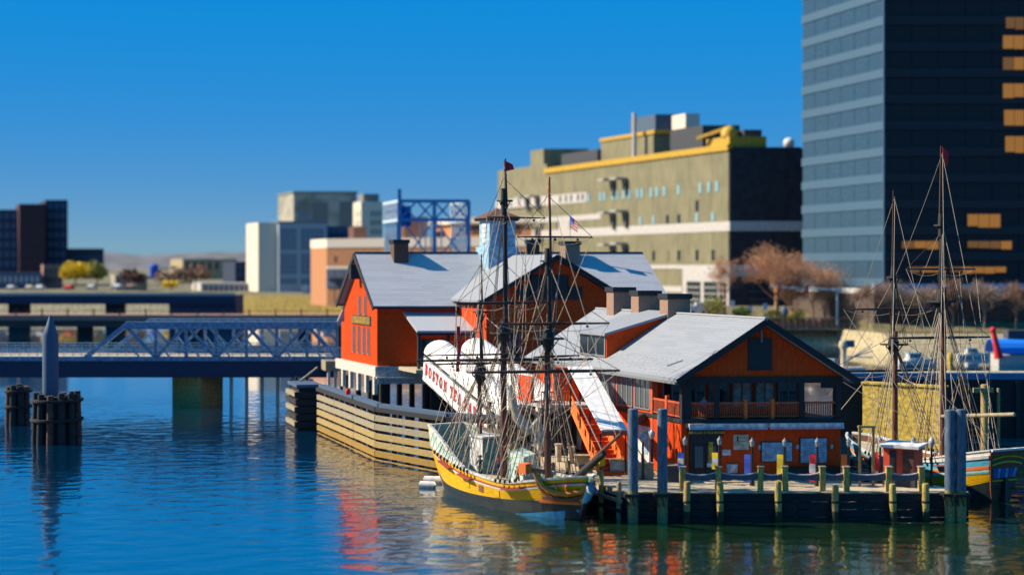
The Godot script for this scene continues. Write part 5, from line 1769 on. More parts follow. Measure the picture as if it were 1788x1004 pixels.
	for e in [[1497, 108.6, "dark cask stack at the tea room's right corner"], [1512, 108.0, "dark cask with yellow mark inside the bare timber frame"], [1526, 108.6, "dark cask right of the bare timber frame"]]:
		var o = W(e[0], CY, e[1]); o.y = 2.07
		var t = thing("cask", e[2], "barrel", o, "dark casks on the pier")
		var n = 2 if e[0] != 1512 else 1
		for k in n:
			var s = S()
			lathe(s, o + Vector3(0, 0.95 * k, 0), [[0.3, 0], [0.38, 0.25], [0.4, 0.47], [0.38, 0.7], [0.3, 0.93]], 12); part(t, "staves", s, M.black)
			for y in [0.14, 0.74]:
				s = S()
				lathe(s, o + Vector3(0, 0.95 * k + y, 0), [[0.355, 0], [0.37, 0.03], [0.37, 0.08]], 12); part(t, "hoop", s, M.frame_grey)
		if e[0] == 1512:
			for y in [0.35, 0.62]:
				var s = S()
				ball(s, o + Vector3(0, y, 0.4), 0.07); part(t, "yellow_mark", s, M.crane_yellow)
	# things on the wharf by the ship
	var crates = [[975, 119.5, 1.5, 0.5, M.cream, "tall cream bollard post on the wharf, left one"], [997, 118.5, 1.4, 0.5, M.cream, "tall cream bollard post on the wharf, right one"], [1017, 117.0, 0.9, 0.8, M.timber_grey, "low grey chest beside the stair foot"], [1045, 115.0, 0.8, 0.9, M.timber, "low tan chest under the white stair canopy"]]
	for e in crates:
		var o = W(e[0], CY, e[1]); o.y = 2.07
		var t = thing("bollard_post" if e[3] < 0.6 else "wooden_chest", e[5], "bollard" if e[3] < 0.6 else "chest", o)
		var s = S()
		if e[3] < 0.6:
			lathe(s, o, [[0.28, 0], [0.26, e[2] - 0.2], [0.36, e[2] - 0.1], [0.36, e[2]]], 10); part(t, "shaft", s, e[4])
			s = S()
			lathe(s, o, [[0.3, 0.4], [0.31, 0.5], [0.3, 0.6]], 10); part(t, "rope_turn", s, M.rope)
		else:
			box(s, o + Vector3(0, e[2] * 0.4, 0), Vector3(1.3, e[2] * 0.8, 0.8)); part(t, "body", s, e[4])
			s = S()
			box(s, o + Vector3(0, e[2] * 0.9, 0), Vector3(1.4, e[2] * 0.16, 0.9)); part(t, "lid", s, M.timber_grey)
	# white floats in the water
	for e in [[756, 843, 0.42, 1.5, "white cylinder fender float at the yellow ship's stern"], [746, 851, 0.36, 1.2, "second white float lying left of the stern fender"]]:
		var o = G(e[0], e[1])
		var s = S()
		tube(s, [o + Vector3(-e[3] / 2 - 0.15, 0.2, 0), o + Vector3(-e[3] / 2, 0.2, 0), o + Vector3(e[3] / 2, 0.2, 0.3), o + Vector3(e[3] / 2 + 0.15, 0.2, 0.33)], [0.1, e[2], e[2], 0.1], 12)
		solo("float", s, M.white, e[4], "fender float")
	var fo2 = G(816, 873)
	var s5 = S()
	lathe(s5, fo2, [[0.2, -0.4], [0.34, -0.1], [0.36, 0.35], [0.25, 0.55], [0.05, 0.62]], 14)
	solo("float", s5, M.white, "upright white buoy against the yellow hull's side", "fender float")

# ---------------------------------------------------------------- gangways and the covered stair
func build_gangways():
	gangway(Vector3(-9.6, 7.0, -149.5), Vector3(-0.9, 2.5, -124.5), 3.2, "white barrel roofed gangway nearest the fence, lettered along its side", "B O S T O N   T E A   P A R T Y")
	gangway(Vector3(-5.6, 7.2, -150.5), Vector3(3.2, 2.5, -124.5), 3.2, "second white barrel roofed gangway, right of the one nearest the fence", "B O S T O N   T E A   P A R T Y")
	# covered stair by the tea room
	var top = Vector3(6.2, 6.6, -121.0); var low = Vector3(8.2, 2.1, -111.5)
	var t = thing("covered_stair", "red stair under a slanting white canopy beside the tea room's left wall", "staircase", low)
	var n = 16
	var dir = (low - top)
	var h = Vector3(dir.x, 0, dir.z).normalized()
	var sd = h.cross(Vector3.UP)      # to the right of descent
	if sd.x < 0: sd = -sd
	for k in n:
		var p = top.lerp(low, (k + 0.5) / n)
		var s = S()
		bar(s, p - sd * 0.95, p + sd * 0.95, 0.55, 0.08)
		part(t, "tread", s, M.red_trim)
		s = S()
		bar(s, p - sd * 0.95 + h * 0.28 - Vector3(0, 0.14, 0), p + sd * 0.95 + h * 0.28 - Vector3(0, 0.14, 0), 0.03, 0.24)
		part(t, "riser", s, M.red)
	for e in [-1.0, 1.0]:
		var s = S()
		bar(s, top + sd * e - Vector3(0, 0.15, 0), low + sd * e - Vector3(0, 0.15, 0), 0.08, 0.6)
		part(t, "stringer", s, M.orange)
		s = S()
		bar(s, top + sd * e + Vector3(0, 1.0, 0), low + sd * e + Vector3(0, 1.0, 0), 0.09, 0.1)
		part(t, "hand_rail", s, M.orange)
		for k in 4:
			var p = top.lerp(low, (k + 0.1) / 4.0) + sd * e; var p2 = top.lerp(low, (k + 0.85) / 4.0) + sd * e
			s = S()
			slab(s, p + Vector3(0, 0.25, 0), p2 + Vector3(0, 0.25, 0), p2 + Vector3(0, 0.92, 0), p + Vector3(0, 0.92, 0), sd * 0.05)
			part(t, "side_panel", s, M.orange)
		for k in 4:
			var p = top.lerp(low, k / 3.0) + sd * e * 1.06
			s = S()
			bar(s, p, p + Vector3(0, 3.35, 0), 0.12, 0.12, Vector3.RIGHT)
			part(t, "canopy_post", s, M.black)
	var cs = S()
	var c0 = top + Vector3(-0.2, 3.55, -0.6); var c1 = low + Vector3(0.1, 3.7, 0.3)
	slab(cs, c0 - sd * 1.1, c0 + sd * 1.1, c1 + sd * 1.1, c1 - sd * 1.1, Vector3(0, -0.12, 0))
	part(t, "canopy", cs, M.canvas)
	cs = S()
	slab(cs, c1 - sd * 1.1 - Vector3(0, 0.123, 0), c1 + sd * 1.1 - Vector3(0, 0.123, 0), c1 + sd * 1.1 - Vector3(0, 0.5, 0), c1 - sd * 1.1 - Vector3(0, 0.5, 0), Vector3(0, 0, 0.04))
	part(t, "canopy_valance", cs, M.red_trim)
	# upper landing with orange rail
	var lf = [Vector3(2.6, 0, -122.3), Vector3(1, 0, 0), VS]
	var l = thing("stair_landing", "raised landing with orange railing between the ship and the tea room", "landing", q(lf, 2, 2, 2))
	part(l, "floor", fb(lf, 0, 5.2, 6.4, 6.65, 0, 4.5), M.concrete)
	for a in [0.2, 2.6, 5.0]:
		for b in [0.2, 4.2]: part(l, "leg", fb(lf, a - 0.14, a + 0.14, 1.5, 6.4, b - 0.14, b + 0.14), M.dark_trim)
	for y in [7.0, 7.75]: part(l, "hand_rail", fb(lf, 0, 2.6, y, y + 0.12, -0.003, 0.12), M.orange)
	for k in 12: part(l, "railing_bar", fb(lf, k * 0.23, k * 0.23 + 0.07, 6.65, 7.75, 0.02, 0.09), M.orange)
	part(l, "screen_wall", fb(lf, 3.0, 5.2, 6.65, 9.7, 3.6, 4.2), M.red)
	part(l, "back_wall", fb(lf, -2.5, 5.0, 2.0, 6.4, 5.0, 5.4), M.rust)
	part(l, "screen_wall", fb(lf, 0.0, 0.3, 6.65, 9.0, 2.0, 4.5), M.red)

func gangway(top: Vector3, low: Vector3, w: float, label, txt):
	var t = thing("covered_gangway", label, "gangway", low)
	var dir = (low - top).normalized()
	var h = Vector3(dir.x, 0, dir.z).normalized()
	var n = Vector3(-h.z, 0, h.x)         # left hand side as seen from the camera
	if n.x > 0: n = -n
	var hh = 2.7
	var up = n.cross(dir)
	if up.y < 0: up = -up
	var p0 = top; var p1 = low
	var s = S()
	slab(s, p0, p1, p1 - n * w, p0 - n * w, Vector3(0, -0.2, 0))
	part(t, "floor", s, M.concrete)
	for e in [0.0, w]:
		s = S()
		var o = -n * e + (n * 0.06 if e == 0.0 else -n * 0.06)
		slab(s, p0 + o - up * 0.1, p1 + o - up * 0.1, p1 + o + up * (hh - 0.5), p0 + o + up * (hh - 0.5), n * (0.05 if e == 0.0 else -0.05))
		var sp = part(t, "side_panel", s, M.canvas)
		s = S()
		bar(s, p0 + o - up * 0.2, p1 + o - up * 0.2, 0.2, 0.22)
		part(t, "lower_chord", s, M.white)
		s = S()
		bar(s, p0 + o + up * (hh - 0.42), p1 + o + up * (hh - 0.42), 0.1, 0.14)
		part(t, "upper_rail", s, M.frame_grey)
		for k in 13:
			s = S()
			var pp = p0.lerp(p1, k / 12.0) - n * e
			bar(s, pp + up * (hh - 0.5), pp + up * (hh + 0.05), 0.1, 0.1)
			part(t, "stanchion", s, M.frame_grey)
		if e == 0.0:
			for k in 2:
				var tm = text_mesh(txt, 1.2, "Droid Serif", 0.02)
				var mi = part(sp, "lettering", tm, M.red_flag if k else M.navy)
				mi.transform = Transform3D(Basis(dir, up, n), p0.lerp(p1, 0.42) + n * (0.13 + 0.025 * k) + up * (0.95 + 0.16 * k) + dir * 0.17 * k - offset_of(sp))
	# barrel canopy in bays
	for k in 6:
		var q0 = p0.lerp(p1, (k + 0.004) / 6.0); var q1 = p0.lerp(p1, (k + 0.996) / 6.0)
		s = S()
		for i in 10:
			var a0 = PI * i / 10.0; var a1 = PI * (i + 1) / 10.0
			var f = func(p, a): return p - n * (w / 2) + n * cos(a) * (w / 2 + 0.12) + up * (hh + sin(a) * 1.35)
			slab(s, f.call(q0, a0), f.call(q1, a0), f.call(q1, a1), f.call(q0, a1), -up * 0.06)
		part(t, "canopy_bay", s, M.canvas)
	for k in 7:
		s = S()
		var pp = p0.lerp(p1, k / 6.0)
		var pts = []
		for i in 11:
			var a = PI * i / 10.0
			pts.append(pp - n * (w / 2) + n * cos(a) * (w / 2 + 0.05) + up * (hh - 0.1 + sin(a) * 1.3))
		tube(s, pts, 0.06, 5)
		part(t, "hoop", s, M.white)
	for k in [0.05, 0.5]:
		s = S()
		var pp = p0.lerp(p1, k) - n * (w / 2)
		bar(s, Vector3(pp.x, -1, pp.z), pp - Vector3(0, 0.2, 0), 0.5, 0.5)
		part(t, "leg", s, M.pile_dark)

# ---------------------------------------------------------------- the ships
const TS = [0.0, 1.0, 2.5, 5.0, 9.0, 13.0, 16.0, 17.6]
const BW = [0.06, 0.85, 1.7, 2.55, 3.0, 2.75, 1.8, 0.9]
const BR = [0.35, 1.55, 2.3, 2.85, 3.1, 2.85, 2.35, 1.85]
const SH = [3.5, 3.35, 3.0, 2.47, 2.56, 2.95, 3.5, 3.9]
const YB = [1.15, 1.3, 1.3, 1.07, 0.9, 0.9, 1.1, 1.7]

func hp(c, t, sd, y, out = 0.0) -> Vector3:
	var ys = lut(TS, SH, t)
	var k = clampf(y / ys, -0.2, 1.6)
	var hb = lerpf(lut(TS, BW, t), lut(TS, BR, t), pow(clampf(k, 0, 1.0), 0.8)) + out
	if k < 0: hb *= 1.0 + k * 0.6
	if k > 1: hb += (k - 1.0) * -0.1
	var tt = t - 1.5 * clampf(y / 3.5, 0, 1.2) * clampf(1.0 - t / 4.0, 0, 1) + 0.9 * clampf(y / 4.0, 0, 1.5) * clampf((t - 14.0) / 3.6, 0, 1)
	return XD(c.bow.x - c.f.x * tt + c.lat.x * sd * hb, y, c.bow.y - c.f.y * tt + c.lat.y * sd * hb)

func on_deck(c, t, across, y) -> Vector3:
	return XD(c.bow.x - c.f.x * t + c.lat.x * across, y, c.bow.y - c.f.y * t + c.lat.y * across)

func strake(c, sd, f0, f1, t0, t1, out, th, n = 22) -> SurfaceTool:
	var s = S()
	var last = null
	for i in n + 1:
		var t = lerpf(t0, t1, i / float(n))
		var y0 = f0.call(t); var y1 = f1.call(t)
		var row = [hp(c, t, sd, y0, out), hp(c, t, sd, y1, out), hp(c, t, sd, y1, out - th), hp(c, t, sd, y0, out - th)]
		if last != null:
			var m = (row[0] + row[1] + row[2] + row[3] + last[0] + last[1] + last[2] + last[3]) / 8.0
			for j in 4:
				var k = (j + 1) % 4
				quad(s, last[j], row[j], row[k], last[k], (last[j] + row[j] + row[k] + last[k]) / 4.0 - m)
		else:
			quad(s, row[0], row[1], row[2], row[3], hp(c, t0 - 0.5, sd, y0) - row[0])
		last = row
	quad(s, last[0], last[1], last[2], last[3], last[0] - hp(c, t1 - 0.5, sd, f0.call(t1)))
	return s

func rope(t, a, b, r, m, sag = 0.0, nm = "rope"):
	var s = S()
	if sag == 0.0: tube(s, [a, b], r, 4)
	else:
		var pts = []
		for i in 7:
			var u = i / 6.0
			pts.append(a.lerp(b, u) - Vector3(0, sag * 4 * u * (1 - u), 0))
		tube(s, pts, r, 4)
	return part(t, nm, s, m)

func build_ships():
	var c = {"bow": Vector2(5.0, 103.0), "f": Vector2(0.565, -0.825), "lat": Vector2(-0.825, -0.565),
		"plank": M.hull_yellow, "low": M.hull_black, "inner": M.teal, "aft": M.mint, "transom": M.hull_yellow,
		"bands": [[0.0, 0.16, M.hull_white, "cap_rail", 0.1], [0.16, 0.46, M.hull_yellow, "upper_strake", 0.02], [0.46, 0.58, M.hull_red, "red_strake", 0.06], [0.58, 0.72, M.hull_white, "white_strake", 0.04]]}
	var t = thing("tall_ship", "yellow hulled three masted tall ship with dark spars at the wharf", "ship", on_deck(c, 9, 0, 0))
	hull(t, c)
	# light blue boot at the bow
	for sd in [1, -1]:
		part(t, "boot_top", strake(c, sd, func(_x): return -0.3, func(x): return lerpf(0.82, 0.02, clampf(x / 4.6, 0, 1)), 0.0, 4.7, 0.05, 0.04, 10), M.hull_blue)
	var masts = [[3.92, 25.9, 0.3], [10.0, 27.7, 0.32], [13.56, 20.0, 0.24]]
	var yards = [[1, 726, 1034, 628, 0.14], [1, 795, 950, 529, 0.11], [1, 850, 952, 380, 0.08], [1, 742, 905, 618, 0.08], [0, 822, 1080, 648, 0.14], [0, 867, 1062, 565, 0.11], [0, 901, 1032, 414, 0.08], [0, 930, 1010, 622, 0.09], [2, 755, 925, 634, 0.1], [2, 793, 880, 531, 0.09]]
	rig(t, c, masts, yards, [[13.4, 19.4], [13.6, 24.3], [10.2, 15.2]], 14.0, M.mast)
	# bowsprit, beak rails, cat head, figurehead
	var s = S()
	tube(s, [on_deck(c, 0.6, 0, 2.9), on_deck(c, -2.4, 0, 4.9), on_deck(c, -3.1, 0, 5.3)], [0.32, 0.26, 0.2], 10)
	part(t, "bowsprit", s, M.spar_black)
	s = S()
	tube(s, [on_deck(c, -1.9, 0.1, 4.75), on_deck(c, -5.2, 0.1, 7.0)], [0.16, 0.1], 8)
	part(t, "jib_boom", s, M.mast)
	for sd in [1, -1]:
		for e in [[0.0, 0.2], [0.45, 0.14]]:
			s = S()
			var pts = [hp(c, 2.6, sd, 3.55, 0.25), hp(c, 2.3, sd, 3.1 - e[0], 0.3), hp(c, 1.9, sd, 2.5 - e[0], 0.32), hp(c, 1.3, sd, 2.15 - e[0], 0.34), hp(c, 0.6, sd, 2.05 - e[0], 0.3), hp(c, 0.0, sd, 2.3 - e[0], 0.15), on_deck(c, -1.3, 0.15 * sd, 2.75 - e[0])]
			tube(s, pts, e[1], 6)
			part(t, "head_rail", s, M.hull_gold if e[0] == 0.0 else M.hull_brown)
		s = S()
		bar(s, hp(c, 2.6, sd, 3.5, -0.6), hp(c, 2.6, sd, 3.85, 1.3), 0.34, 0.34)
		part(t, "cat_head", s, M.hull_brown)
		s = S()
		box(s, hp(c, 2.6, sd, 3.9, 1.2), Vector3(0.7, 0.75, 0.7), Basis(Vector3.UP, -0.7))
		part(t, "cat_head_box", s, M.orange if sd == 1 else M.hull_yellow)
		for k in 3:
			s = S()
			tube(s, [hp(c, 1.6 - k * 0.5, sd, 1.75 + k * 0.02, 0.2), hp(c, 1.7 - k * 0.5, sd, 2.7, 0.24)], 0.08, 6)
			part(t, "head_timber", s, M.hull_gold)
		part(t, "hawse_piece", strake(c, sd, func(_x): return 1.45, func(_x): return 1.72, 0.1, 2.2, 0.09, 0.08, 8), M.hull_brown)
		part(t, "hawse_edge", strake(c, sd, func(_x): return 1.2, func(_x): return 1.42, 0.05, 2.4, 0.12, 0.1, 8), M.orange)
	s = S()
	bar(s, on_deck(c, 0.35, 0, -0.6), on_deck(c, -1.35, 0, 2.9), 0.3, 0.5)
	part(t, "stem", s, M.hull_black)
	# figurehead
	s = S()
	var fg = [on_deck(c, -0.55, 0, 1.3), on_deck(c, -0.95, 0, 1.75), on_deck(c, -1.3, 0, 2.3), on_deck(c, -1.5, 0, 2.75), on_deck(c, -1.55, 0, 2.95)]
	tube(s, fg, [0.16, 0.34, 0.36, 0.3, 0.12], 10)
	var fgp = part(t, "figurehead", s, M.hull_sky)
	s = S()
	ball(s, on_deck(c, -1.62, 0, 3.14), 0.19)
	part(fgp, "head", s, M.cream)
	for sd in [1, -1]:
		s = S()
		tube(s, [on_deck(c, -1.45, 0.28 * sd, 2.75), on_deck(c, -1.7, 0.4 * sd, 2.4), on_deck(c, -1.85, 0.2 * sd, 2.2)], [0.1, 0.08, 0.06], 6)
		part(fgp, "arm", s, M.white if sd == 1 else M.blue_flag)
	# deck house, covered boat, hatch
	var base = lut(TS, SH, 12.6) - 0.7
	var fr = [on_deck(c, 13.5, 1.0, 0), Vector3(c.f.x, 0, -c.f.y), Vector3(-c.lat.x, 0, c.lat.y)]
	var dh = part(t, "deck_house", fb(fr, 0, 1.9, base - 0.2, 4.95, 0, 2.0), M.teal)
	part(dh, "deck_house_side", fb(fr, 0.0, 1.9, base, 4.9, -0.04, 0), M.white)
	part(dh, "deck_house_roof", fb(fr, -0.12, 2.02, 4.95, 5.1, -0.12, 2.12), M.white)
	part(dh, "deck_house_door", fb(fr, 1.9, 1.94, base, 4.3, 0.7, 1.4), M.teal)
	fr = [on_deck(c, 8.3, 0.75, 0), Vector3(c.f.x, 0, -c.f.y), Vector3(-c.lat.x, 0, c.lat.y)]
	s = S()
	hexa(s, [q(fr, 0, 1.8, -0.1), q(fr, 2.2, 1.8, -0.1), q(fr, 2.2, 1.8, 1.6), q(fr, 0, 1.8, 1.6), q(fr, 0.15, 4.3, 0.1), q(fr, 2.0, 4.0, 0.1), q(fr, 2.0, 4.2, 1.3), q(fr, 0.15, 4.5, 1.3)])
	part(t, "canvas_cover", s, M.mint)
	fr = [on_deck(c, 6.2, 0.9, 0), Vector3(c.f.x, 0, -c.f.y), Vector3(-c.lat.x, 0, c.lat.y)]
	part(t, "hatch", fb(fr, 0, 1.5, 1.6, 2.3, 0, 1.8), M.hull_brown)
	# furled grey cloth between the masts
	s = S()
	tube(s, [W(892, 672, 110.5), W(894, 700, 110.3), W(903, 728, 110.0), W(922, 752, 109.8), W(938, 742, 109.6), W(943, 728, 109.6)], [0.12, 0.34, 0.42, 0.5, 0.4, 0.15], 9)
	tube(s, [W(940, 735, 109.5), W(944, 760, 109.5), W(939, 790, 109.4)], [0.2, 0.36, 0.1], 8)
	part(t, "furled_cloth", s, M.cream)
	# pennants
	for e in [[0, 25.7, 0.1, M.orange], [1, 27.6, 0.7, M.red_flag]]:
		var tip = on_deck(c, masts[e[0]][0], 0, e[1])
		s = S()
		slab(s, tip, tip + Vector3(e[2], -0.35, 0.05), tip + Vector3(e[2] * 1.2, -0.75, 0.05), tip + Vector3(0.02, -0.95 if e[0] else -2.6, 0), Vector3(0, 0, 0.03))
		part(t, "pennant", s, e[3])
	s = S()
	var ft = W(800, 570, 113.0)
	for k in 6:
		var y0 = -k * 0.62; var x0 = sin(k * 0.9) * 0.08
		slab(s, ft + Vector3(x0 - 0.12, y0, 0), ft + Vector3(x0 + 0.16, y0, 0), ft + Vector3(x0 + 0.18, y0 - 0.62, 0.05), ft + Vector3(x0 - 0.1, y0 - 0.62, 0.05), Vector3(0, 0, 0.04))
	part(t, "red_ensign", s, M.red_flag)
	# the second ship, stern to the camera
	var c2 = {"bow": Vector2(32.3, 127.3), "f": Vector2(-0.41, 0.91), "lat": Vector2(-0.91, -0.41),
		"plank": M.hull_yellow, "low": M.hull_black, "inner": M.hull_brown, "aft": M.hull_white, "transom": M.hull_brown, "rise": 0.35,
		"bands": [[0.0, 0.26, M.hull_white, "cap_rail", 0.1], [0.26, 0.86, M.hull_sky, "sky_strake", 0.02], [0.86, 1.12, M.orange, "red_strake", 0.06], [1.12, 1.34, M.mint, "pale_strake", 0.03], [1.34, 1.5, M.teal, "teal_strake", 0.04]]}
	var t2 = thing("tall_ship", "second tall ship with sky blue and yellow side and brown windowed stern", "ship", on_deck(c2, 9, 0, 0))
	hull(t2, c2)
	var tp = func(a, y): return hp(c2, 17.6, a / 1.85, y, 0.0)
	for k in 6:
		var a = -1.35 + k * 0.5
		s = S()
		var o = Vector3(-c2.f.x, 0, c2.f.y) * 0.17
		slab(s, tp.call(a, 2.0) + o, tp.call(a + 0.36, 2.0) + o, tp.call(a + 0.36, 2.75) + o, tp.call(a, 2.75) + o, -o * 0.7)
		part(t2, "stern_window", s, M.blue_flag if k % 2 else M.hull_blue)
	for e in [[3.05, 0.16, M.gold], [3.5, 0.12, M.hull_yellow], [1.75, 0.12, M.gold], [1.2, 0.2, M.hull_black]]:
		s = S()
		var pts = []
		for i in 9:
			var a = -1.7 + 3.4 * i / 8.0
			pts.append(tp.call(a, e[0] + 0.25 * (1 - pow(a / 1.7, 2)) * (1.0 if e[0] > 2 else 0.0)) + Vector3(-c2.f.x, 0, c2.f.y) * 0.15)
		tube(s, pts, e[1] * 0.6, 5)
		part(t2, "stern_moulding", s, e[2])
	rig(t2, c2, [[4.85, 25.8, 0.26], [11.0, 29.3, 0.3]], [[0, 1448, 1655, 648, 0.12], [0, 1478, 1640, 540, 0.1], [1, 1560, 1735, 590, 0.12], [1, 1590, 1710, 470, 0.1]], [[12.0, 18.0], [16.0, 22.5]], 12.0, M.mast)
	s = S()
	tube(s, [on_deck(c2, 11.0, 0.2, 6.2), on_deck(c2, 19.5, 0.2, 7.2)], 0.16, 8)
	part(t2, "boom", s, M.timber_grey)
	s = S()
	var ft2 = on_deck(c2, 11.0, 0, 29.2)
	slab(s, ft2, ft2 + Vector3(0.5, -0.5, 0), ft2 + Vector3(0.45, -1.6, 0), ft2 + Vector3(0.02, -1.7, 0), Vector3(0, 0, 0.03))
	part(t2, "pennant", s, M.red_flag)

func hull(t, c):
	var top = func(x): return lut(TS, SH, x)
	var bot = func(x): return lut(TS, YB, x)
	var drop = c.bands[-1][1]
	var np = 6
	for sd in [1, -1]:
		part(t, "lower_hull", strake(c, sd, func(_x): return -0.6, bot, 0.0, 17.6, -0.01, 0.3), c.low)
		for k in np:
			var f0 = func(x): return lerpf(bot.call(x), top.call(x) - drop, k / float(np)) + 0.012
			var f1 = func(x): return lerpf(bot.call(x), top.call(x) - drop, (k + 1) / float(np)) - 0.012
			part(t, "hull_plank", strake(c, sd, f0, f1, 0.0, 17.6, 0.012 * (k % 2), 0.2), c.plank)
		part(t, "hull_lining", strake(c, sd, func(_x): return -0.5, func(x): return top.call(x) - 0.17, 0.05, 17.55, -0.24, 0.06), c.inner)
		for b in c.bands:
			part(t, b[3], strake(c, sd, func(x): return top.call(x) - b[1], func(x): return top.call(x) - b[0], 0.0, 17.6, b[4], 0.26), b[2])
		# raised stern bulwark
		var ex = func(x): return c.get("rise", 1.45) * smoothstep(11.2, 17.2, x)
		for k in 3:
			part(t, "bulwark_plank", strake(c, sd, func(x): return top.call(x) + ex.call(x) * k / 3.0 + 0.01, func(x): return top.call(x) + ex.call(x) * (k + 1) / 3.0 - 0.005, 11.3, 17.6, 0.0, 0.14, 10), c.aft)
		part(t, "bulwark_rail", strake(c, sd, func(x): return top.call(x) + ex.call(x), func(x): return top.call(x) + ex.call(x) + 0.12, 11.3, 17.6, 0.1, 0.3, 10), M.hull_white)
		# gun port lids and channels
		for x in [6.3, 8.4, 10.4]:
			part(t, "port_lid", strake(c, sd, func(y): return top.call(y) - drop - 0.62, func(y): return top.call(y) - drop - 0.1, x, x + 0.6, 0.05, 0.05, 2), M.hull_brown if x == 8.4 else c.plank)
		for x in [3.6, 9.8, 13.4]:
			part(t, "channel", strake(c, sd, func(y): return top.call(y) - 0.62, func(y): return top.call(y) - 0.5, x, x + 2.0, 0.45, 0.42, 3), M.hull_red)
	# deck
	var s = S()
	var last = null
	for i in 23:
		var x = 0.1 + 17.4 * i / 22.0
		var y = lut(TS, SH, x) - 0.7
		var row = [hp(c, x, 1, y, -0.24), hp(c, x, -1, y, -0.24)]
		if last != null: slab(s, last[0], row[0], row[1], last[1], Vector3(0, -0.12, 0))
		last = row
	part(t, "deck", s, M.deck)
	# transom
	s = S()
	var o = Vector3(-c.f.x, 0, c.f.y) * 0.12
	var ys = [-0.4, 0.6, 1.2, 2.2, 3.2, 3.9, 3.9 + c.get("rise", 1.45) * 0.5, 3.9 + c.get("rise", 1.45)]
	for i in 7: slab(s, hp(c, 17.6, 1, ys[i]), hp(c, 17.6, -1, ys[i]), hp(c, 17.6, -1, ys[i + 1]), hp(c, 17.6, 1, ys[i + 1]), o)
	part(t, "transom", s, c.transom)
	s = S()
	for i in range(3, 7): slab(s, hp(c, 17.5, 1, ys[i], -0.2), hp(c, 17.5, -1, ys[i], -0.2), hp(c, 17.5, -1, ys[i + 1] - 0.02, -0.2), hp(c, 17.5, 1, ys[i + 1] - 0.02, -0.2), -o * 0.4)
	part(t, "transom_lining", s, c.inner)
	s = S()
	bar(s, hp(c, 17.7, 1, 3.95 + c.get("rise", 1.45)), hp(c, 17.7, -1, 3.95 + c.get("rise", 1.45)), 0.3, 0.16)
	part(t, "taffrail", s, M.hull_white)
	s = S()
	var rp = on_deck(c, 18.0, 0, 0)
	bar(s, rp + Vector3(0, -0.8, 0), rp + Vector3(0, 2.0, 0), 0.3, 0.9, Vector3(c.f.x, 0, -c.f.y))
	part(t, "rudder", s, c.low)

